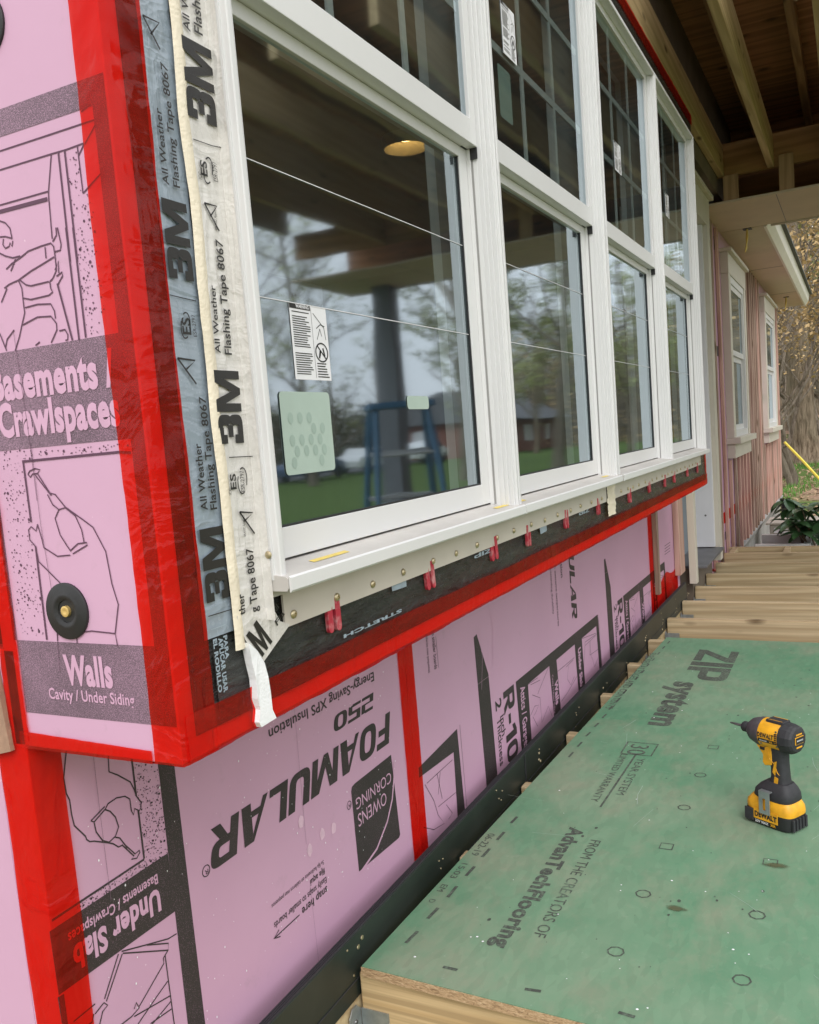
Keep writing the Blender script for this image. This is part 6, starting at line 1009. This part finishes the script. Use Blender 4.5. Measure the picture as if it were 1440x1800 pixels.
# ================================================================== outdoors
def gz(x, y):
    r = max(0.0, x - 10.0)
    if y > -4: a = -1.78 + min(r, 14) * 0.052 + max(0, r - 14) * 0.02
    else: a = -1.78
    b = -1.78 + max(0.0, x - 30) * 0.004
    t = min(1, max(0, (y + 7) / 4)); return b * (1 - t) + a * t + 0.05 * nz(x * 0.35, y * 0.35, 2)
xs = [-60, -20, -8, -3] + [0.5 * i for i in range(-4, 90)] + [46, 50, 56, 64, 74, 90, 120, 180, 300]
ys = [-200, -120, -70, -50] + [-40 + 2 * i for i in range(16)] + [-8 + 0.5 * i for i in range(33)] + [9, 11, 14, 18, 24, 32, 50, 80, 150]
m = MB(); nx = len(xs)
m.v = [(x, y, gz(x, y)) for y in ys for x in xs]; m.f = [(j * nx + i, j * nx + i + 1, (j + 1) * nx + i + 1, (j + 1) * nx + i) for j in range(len(ys) - 1) for i in range(nx - 1)]
g = m.build('ground', 'ground_soil', smooth=True); g['kind'] = 'structure'
m = MB(); m.v = []; rx = [-60 + 6 * i for i in range(45)]
for x in rx: m.v += [(x, -31 - 0.02 * x, gz(x, -31) + 0.06), (x, -25 - 0.02 * x, gz(x, -25) + 0.06)]
m.f = [(2 * i, 2 * i + 1, 2 * i + 3, 2 * i + 2) for i in range(len(rx) - 1)]
o = m.build('road', 'asphalt'); o['kind'] = 'structure'
# ---------------------------------------------------------------- trees
def tree_proto(seed, h, r0, lean, leafmat, nleaf, low, spread, leaf=0.07, barkm='bark', depth=4):
    rnd = random.Random(seed); tr = MB(); tips = []
    def grow(p, d, L, r, lev):
        n = 5 if lev == 0 else 3; pts = [p]; rs = [r]
        for i in range(n):
            d = (d + Vector((rnd.uniform(-1, 1), rnd.uniform(-1, 1), rnd.uniform(-0.4, 0.7))) * (0.06 if lev == 0 else 0.22)).normalized()
            p = p + d * (L / n); pts.append(p); rs.append(r * (1 - 0.62 * (i + 1) / n))
        tr.tube(pts, rs, 9 if lev == 0 else (5 if lev < 3 else 3), cap=False)
        if lev >= depth: tips.append(pts); return
        kids = {0: 9, 1: 5, 2: 4, 3: 3}.get(lev, 3)
        for k in range(kids):
            f = rnd.uniform(low if lev == 0 else 0.3, 1.0); i = min(n - 1, int(f * n)); q = pts[i].lerp(pts[i + 1], f * n - i)
            a = rnd.uniform(0, 2 * math.pi); side = Vector((math.cos(a), math.sin(a), rnd.uniform(0.0, 0.8)))
            nd = (d * 0.45 + side * spread).normalized()
            grow(q, nd, L * rnd.uniform(0.36, 0.58) * (1 if lev else 0.85), max(0.004, rs[i] * rnd.uniform(0.35, 0.55)), lev + 1)
        if lev > 1: tips.append(pts)
    grow(Vector((0, 0, -0.15)), Vector((lean[0], lean[1], 1)).normalized(), h * 0.8, r0, 0)
    # root flare
    tr.tube([(0, 0, -0.2), (0, 0, 0.15), (lean[0] * 0.6, lean[1] * 0.6, 0.6)], [r0 * 1.5, r0 * 1.2, r0], 9, cap=False)
    lf = MB()
    for i in range(nleaf):
        t = rnd.choice(tips); k = rnd.randrange(len(t) - 1); p = t[k].lerp(t[k + 1], rnd.random()) + Vector((rnd.gauss(0, 1), rnd.gauss(0, 1), rnd.gauss(0, 1))) * 0.10
        u = Vector((rnd.gauss(0, 1), rnd.gauss(0, 1), rnd.gauss(0, 1))).normalized(); w = u.orthogonal().normalized(); s = leaf * rnd.uniform(0.6, 1.4)
        lf.add([p - u * s, p + w * s * 0.6, p + u * s, p - w * s * 0.6], [(0, 1, 2, 3)])
    root = bpy.data.objects.new('broadleaf_tree', None); COL.objects.link(root)
    tr.build('trunk', barkm, root, smooth=True); lf.build('crown', leafmat, root); return root
P1 = tree_proto(1, 15, 0.30, (0.02, 0.02), 'leaf_yellow', 3000, 0.25, 0.9, 0.06)
P2 = tree_proto(2, 10, 0.12, (0.12, 0.05), 'leaf_yellow', 2400, 0.15, 1.0, 0.05, 'bark_grey')
P3 = tree_proto(3, 12, 0.17, (-0.05, 0.06), 'leaf_lime', 4500, 0.2, 0.9, 0.07)
P4 = tree_proto(4, 7, 0.05, (0.25, -0.15), 'leaf_yellow', 1100, 0.1, 0.9, 0.04, 'bark_grey', 3)
P5 = tree_proto(5, 14, 0.26, (0.03, 0.02), 'leaf_lime', 700, 0.22, 0.9, 0.07, 'bark_grey')
P6 = tree_proto(6, 10, 0.14, (0.05, 0.02), 'leaf_lime', 1500, 0.12, 1.0, 0.07, 'bark_grey')
used = {}
def plant(P, x, y, s, rz, label, group):
    r = P if P not in used else copy_tree(P); used[P] = 1
    r.location = (x, y, gz(x, y) - 0.02); r.scale = (s, s, s); r.rotation_euler = (0, 0, rz); tag(r, label, 'tree', group)
G1_ = 'bare spring trees beyond the house'
plant(P1, 21.5, 0.97, 1.0, 0.4, 'thick trunked tree at the right edge behind the yellow strap', G1_)
rt = random.Random(11)
kinds = ((P4, 'slender leaning sapling with few yellow leaves'), (P2, 'thin grey trunked tree with sparse yellow leaves'), (P3, 'lime leafed tree'), (P1, 'tall bare tree'))
spots = [(15.2, 1.2, 3), (17.4, 1.0, 3), (19.2, 1.2, 3), (21, 1.45, 3), (22.3, 1.3, 3), (16.5, 1.55, 3), (18.2, 1.35, 3), (20, 1.75, 3), (23.5, 1.9, 1), (25, 1.35, 3), (26, 2.3, 1), (28, 0.9, 1), (30, 2.6, 0), (31, 1.7, 1), (33, 0.7, 2), (35, 3.1, 1), (37, 2.1, 0), (40, 1.0, 1), (42, 3.6, 2), (45, 2.6, 1), (48, 0.6, 0), (52, 3.2, 1), (56, 1.9, 2), (62, 4.0, 0), (68, 2.2, 1), (24, -0.4, 1), (29, -1.2, 0), (35, -1.6, 2), (44, -2.0, 1), (27, 4.2, 0), (38, 5.2, 1)]
for i, (x, y, k) in enumerate(spots):
    P = (P1, P2, P3, P4)[k]; lab = {0: 'tall bare tree', 1: 'thin grey trunked tree with sparse yellow leaves', 2: 'lime leafed tree', 3: 'slender leaning sapling with few leaves'}[k]
    plant(P, x, y, rt.uniform(0.85, 1.25), rt.uniform(0, 6.28), lab + (', row %d back in the wood' % (i + 1)), G1_)
G2_ = 'trees across the lawn mirrored in the glass'
mir = [(27, -9.5, 0), (33, -13, 1), (38, -10.5, 0), (45, -17, 2), (52, -12, 2), (60, -19, 2), (70, -14, 2), (80, -20, 2), (44, -26, 1), (34, -21, 1), (30, -34, 0), (40, -38, 1), (52, -36, 0), (64, -34, 1), (76, -30, 2), (24, -38, 1), (92, -17, 2), (100, -26, 2), (58, -8.5, 2), (72, -9, 2), (86, -10, 2), (46, -9, 1)]
for i, (x, y, k) in enumerate(mir):
    lab = {0: 'tall bare tree', 1: 'grey trunked sparse tree', 2: 'lime leafed tree'}[k]
    plant((P5, P6, P3)[k], x, y, rt.uniform(1.0, 1.5), rt.uniform(0, 6.28), lab + ' %d mirrored across the lawn' % (i + 1), G2_)
# neighbour's house and parked cars across the lawn
nh = thing('neighbour_house', 'low brick house with grey roof across the lawn mirrored in the second window', 'house', (66, -26, -1.7))
MB().box(60, 76, -30, -22, -1.9, 1.0).build('wall', 'brick_red', nh)
MB().prism([(-31, 0.95), (-21, 0.95), (-26, 3.4)], lambda u, v, d: (d, u, v), 59.5, 76.5).build('roof', 'roof_grey', nh)
for y in (-28.5, -24.5): MB().box(59.93, 59.99, y, y + 1.2, -0.8, 0.5).build('window', 'white_trim', nh)
for x in (62, 66.5, 71.5): MB().box(x, x + 1.4, -21.99, -21.93, -0.8, 0.5).build('window', 'white_trim', nh)
def car(x, y, rz, body, label):
    t = thing('parked_car', label, 'car', (0, 0, 0), 'cars parked across the lawn')
    prof = [(-2.1, .35), (-2.15, .75), (-1.95, .95), (-1.35, 1.0), (-0.75, 1.42), (0.55, 1.45), (1.15, 1.05), (1.95, .9), (2.15, .65), (2.1, .35)]
    MB().prism(prof, lambda u, v, d: (u, d, v), -0.85, 0.85).build('body', body, t, bevel=0.05)
    gl = [(-1.2, 1.02), (-0.72, 1.36), (0.5, 1.38), (1.0, 1.05)]
    MB().prism(gl, lambda u, v, d: (u, d, v), -0.86, 0.86).build('side_window', 'car_glass', t)
    for a in (-1.35, 1.35):
        for b in (-0.87, 0.70): MB().lathe([(0, .20), (0.01, .32), (0.16, .32), (.17, .20)], (a, b, 0.32), (0, 1, 0), 20).build('wheel', 'tyre', t)
    for b in (-0.55, 0.55): MB().box(2.08, 2.16, b - .18, b + .18, .62, .76, 0.02).build('headlight', 'label_white', t)
    t.location = (x, y, gz(x, y) + 0.06); t.rotation_euler = (0, 0, rz)
car(45, -24.2, 0.1, 'car_white', 'white car parked on the road straight across the lawn')
car(53, -24.4, 0.0, 'car_white', 'white car parked farther along the road across the lawn')
car(39, -24.3, 0.05, 'car_blue', 'dark blue car parked on the road across the lawn')
# ---------------------------------------------------------------- things beside the far wall
ac = thing('air_conditioner', 'beige outdoor air conditioner box at the foot of the far wall', 'air conditioner', (8.9, 0.3, -1.75))
MB().box(8.9, 9.3, 0.0, 0.74, -1.75, -1.07, 0.015).build('cabinet', 'ac_beige', ac)
MB().box(8.87, 9.33, -0.03, 0.77, -1.069, -1.045, 0.008).build('lid', 'ac_beige', ac)
m = MB()
for i in range(8): m.box(8.892, 8.899, 0.10, 0.64, -1.60 + i * 0.045, -1.58 + i * 0.045)
m.build('grille', 'steel_white', ac)
MB().box(8.893, 8.899, 0.58, 0.70, -1.15, -1.10).build('rating_plate', 'label_white', ac)
ww = thing('window_well', 'white rimmed window well at the foundation beside the deck end', 'window well', (6.9, 0.3, -1.8))
m = MB(); m.box(6.9, 6.95, 0.3, 0.68, -1.8, -0.975, 0.004); m.box(7.45, 7.5, 0.3, 0.68, -1.8, -0.975, 0.004); m.box(6.951, 7.449, 0.3, 0.35, -1.8, -0.975, 0.004); m.build('rim', 'steel_white', ww)
pp = thing('drain_pipe', 'black corrugated drain pipe standing by the house corner', 'pipe', (10.9, 0.72, -1.7))
m = MB(); pr = []
for i in range(42): pr += [(i * 0.016, 0.050), (i * 0.016 + 0.006, 0.056), (i * 0.016 + 0.010, 0.056)]
m.lathe(pr, (10.9, 0.72, -1.735), (0, 0, 1), 18); m.build('corrugated_tube', 'black_plastic', pp)
m = MB(); m.tube([(12.18, 0.80, -0.405), (12.15, 0.6, -0.645), (12.1, 0.41, -0.885), (12.0, 0.0, -1.37), (11.95, -0.25, -1.68)], 0.016, 6); solo(m, 'strap', 'yellow_strap', 'bright yellow strap stretched from the house corner to the ground', 'strap', (12.18, 0.8, -0.4), smooth=True)
# rhododendron by the deck
rh = thing('rhododendron', 'leafy rhododendron with long glossy leaves at the right edge past the deck', 'shrub', (7.4, 0.12, -1.75))
rr = random.Random(4); st = MB(); L = MB()
def leafblade(b, d, n, ln, w):
    d = d.normalized(); s = d.cross(n).normalized(); n = s.cross(d); vs = []; K = 7
    for i in range(K + 1):
        t = i / K; ww_ = w * math.sin(math.pi * min(1, t * 0.93 + 0.05)) ** 0.8; c = b + d * (ln * t) + n * (-0.22 * ln * t * t)
        vs += [c - s * ww_ + n * ww_ * 0.35, c, c + s * ww_ + n * ww_ * 0.35]
    L.add(vs, [(3 * i + a, 3 * i + a + 1, 3 * i + a + 4, 3 * i + a + 3) for i in range(K) for a in (0, 1)])
for k in range(60):
    tip = Vector((7.3 + rr.uniform(-0.35, 0.4), 0.26 + rr.uniform(-0.55, 0.24), -0.88 + rr.uniform(-0.28, 0.22)))
    base = Vector((7.4 + rr.uniform(-.08, .08), -0.05 + rr.uniform(-.08, .08), -1.76)); mid = base.lerp(tip, 0.55) + Vector((rr.uniform(-.08, .08), rr.uniform(-.08, .08), -0.05))
    st.tube([base, mid, tip], [0.012, 0.008, 0.005], 5)
    for j in range(7):
        a = 2 * math.pi * j / 7 + rr.uniform(-.2, .2); el = rr.uniform(-0.75, 0.35)
        leafblade(tip + Vector((0, 0, rr.uniform(-.02, .02))), Vector((math.cos(a), math.sin(a), el)), Vector((0, 0, 1)), rr.uniform(0.13, 0.19), rr.uniform(0.030, 0.041))
st.build('stem', 'bark', rh); L.build('foliage', 'glossy_leaf', rh, smooth=True)
# grass and fallen leaves on the slope past the house
rg = random.Random(9); m = MB()
def patch(x, y): return nz(x * 0.45, y * 0.9, 7) > 0.02
n = 0
while n < 15000:
    x = rg.uniform(11, 30); y = rg.uniform(-1.6, 2.6)
    if not patch(x, y): n += 0.3; continue
    z = gz(x, y); h = rg.uniform(0.04, 0.11); a = rg.uniform(0, 6.28); w = 0.006 + x * 0.0003; dx, dy = math.cos(a) * w, math.sin(a) * w
    m.add([(x - dx, y - dy, z - 0.01), (x + dx, y + dy, z - 0.01), (x + rg.uniform(-.04, .04), y + rg.uniform(-.04, .04), z + h)], [(0, 1, 2)]); n += 1
o = m.build('grass', 'blade_green'); tag(o, 'patches of bright grass among the fallen leaves past the house', 'grass', None, 'stuff')
m = MB()
for i in range(13000):
    x = rg.uniform(11, 34); y = rg.uniform(-1.8, 3.2); z = gz(x, y) + rg.uniform(0.0, 0.02); s = rg.uniform(0.02, 0.05)
    u = Vector((rg.gauss(0, 1), rg.gauss(0, 1), rg.gauss(0, 0.35))).normalized(); w = Vector((0, 0, 1)).cross(u).normalized(); p = Vector((x, y, z))
    m.add([p - u * s, p + w * s * 0.6, p + u * s, p - w * s * 0.6], [(0, 1, 2, 3)])
o = m.build('fallen_leaves', 'leaf_dry'); tag(o, 'tan fallen leaves strewn over the wooded slope', 'leaf litter', None, 'stuff')
for i, (x, y) in enumerate(((17, 1.35), (18.5, 1.15), (22, 1.8), (24, 1.25))):
    l = MB(); a = 0.5 + i; l.tube([(x, y, gz(x, y) + 0.08), (x + 0.5, y + 0.35 * math.sin(a), gz(x, y) + 0.11), (x + 1.0, y + 0.6 * math.sin(a), gz(x + 1, y) + 0.1)], [0.06, 0.055, 0.045], 8)
    solo(l, 'log', 'bark', 'fallen grey log number %d from the house on the wooded slope' % (i + 1), 'log', (x, y, gz(x, y)), group='fallen logs')
# far-off wood that closes the view
m = MB(); rf = random.Random(21)
for i in range(1500):
    x = rf.uniform(75, 150); y = rf.uniform(-0.35, 0.2) * x; z = gz(x, y); hh = rf.uniform(8, 17); r = rf.uniform(0.06, 0.2)
    m.tube([(x, y, z - 0.3), (x + rf.uniform(-.6, .6), y + rf.uniform(-.6, .6), z + hh * 0.5), (x + rf.uniform(-1.4, 1.4), y + rf.uniform(-1.4, 1.4), z + hh)], [r, r * 0.6, 0.02], 4, cap=False)
o = m.build('far_wood_trunks', 'bark_grey'); tag(o, 'hazy mass of bare trunks far back in the wood', 'wood', None, 'stuff')
m = MB()
for i in range(26000):
    x = rf.uniform(70, 150); y = rf.uniform(-0.35, 0.2) * x; z = gz(x, y) + rf.random() ** 1.7 * 11; s = rf.uniform(0.10, 0.24)
    u = Vector((rf.gauss(0, 1), rf.gauss(0, 1), rf.gauss(0, 1))).normalized(); w = u.orthogonal().normalized(); p = Vector((x, y, z))
    m.add([p - u * s, p + w * s * 0.6, p + u * s, p - w * s * 0.6], [(0, 1, 2, 3)])
o = m.build('far_wood_foliage', 'leaf_yellow'); tag(o, 'soft yellow spring foliage far back in the wood', 'wood', None, 'stuff')
m = MB()
for i in range(52000):
    x = rf.uniform(15, 190); y = rf.uniform(-62, -44); top = 5.5 + 3.5 * nz(x * 0.11, 0, 3) + 2.0 * nz(x * 0.5, 1, 3); z = -1.8 + rf.random() ** 0.8 * top; s = rf.uniform(0.12, 0.30)
    u = Vector((rf.gauss(0, 1), rf.gauss(0, 1), rf.gauss(0, 1))).normalized(); w = u.orthogonal().normalized(); p = Vector((x, y, z))
    m.add([p - u * s, p + w * s * 0.6, p + u * s, p - w * s * 0.6], [(0, 1, 2, 3)])
o = m.build('far_hedge', 'leaf_dark'); tag(o, 'dark brown tree line far across the lawn, mirrored low in the glass', 'wood', None, 'stuff')
for o in COL.objects:
    if o.type == 'MESH' and o.parent is None and 'kind' not in o and 'label' not in o: print('UNTAGGED', o.name)
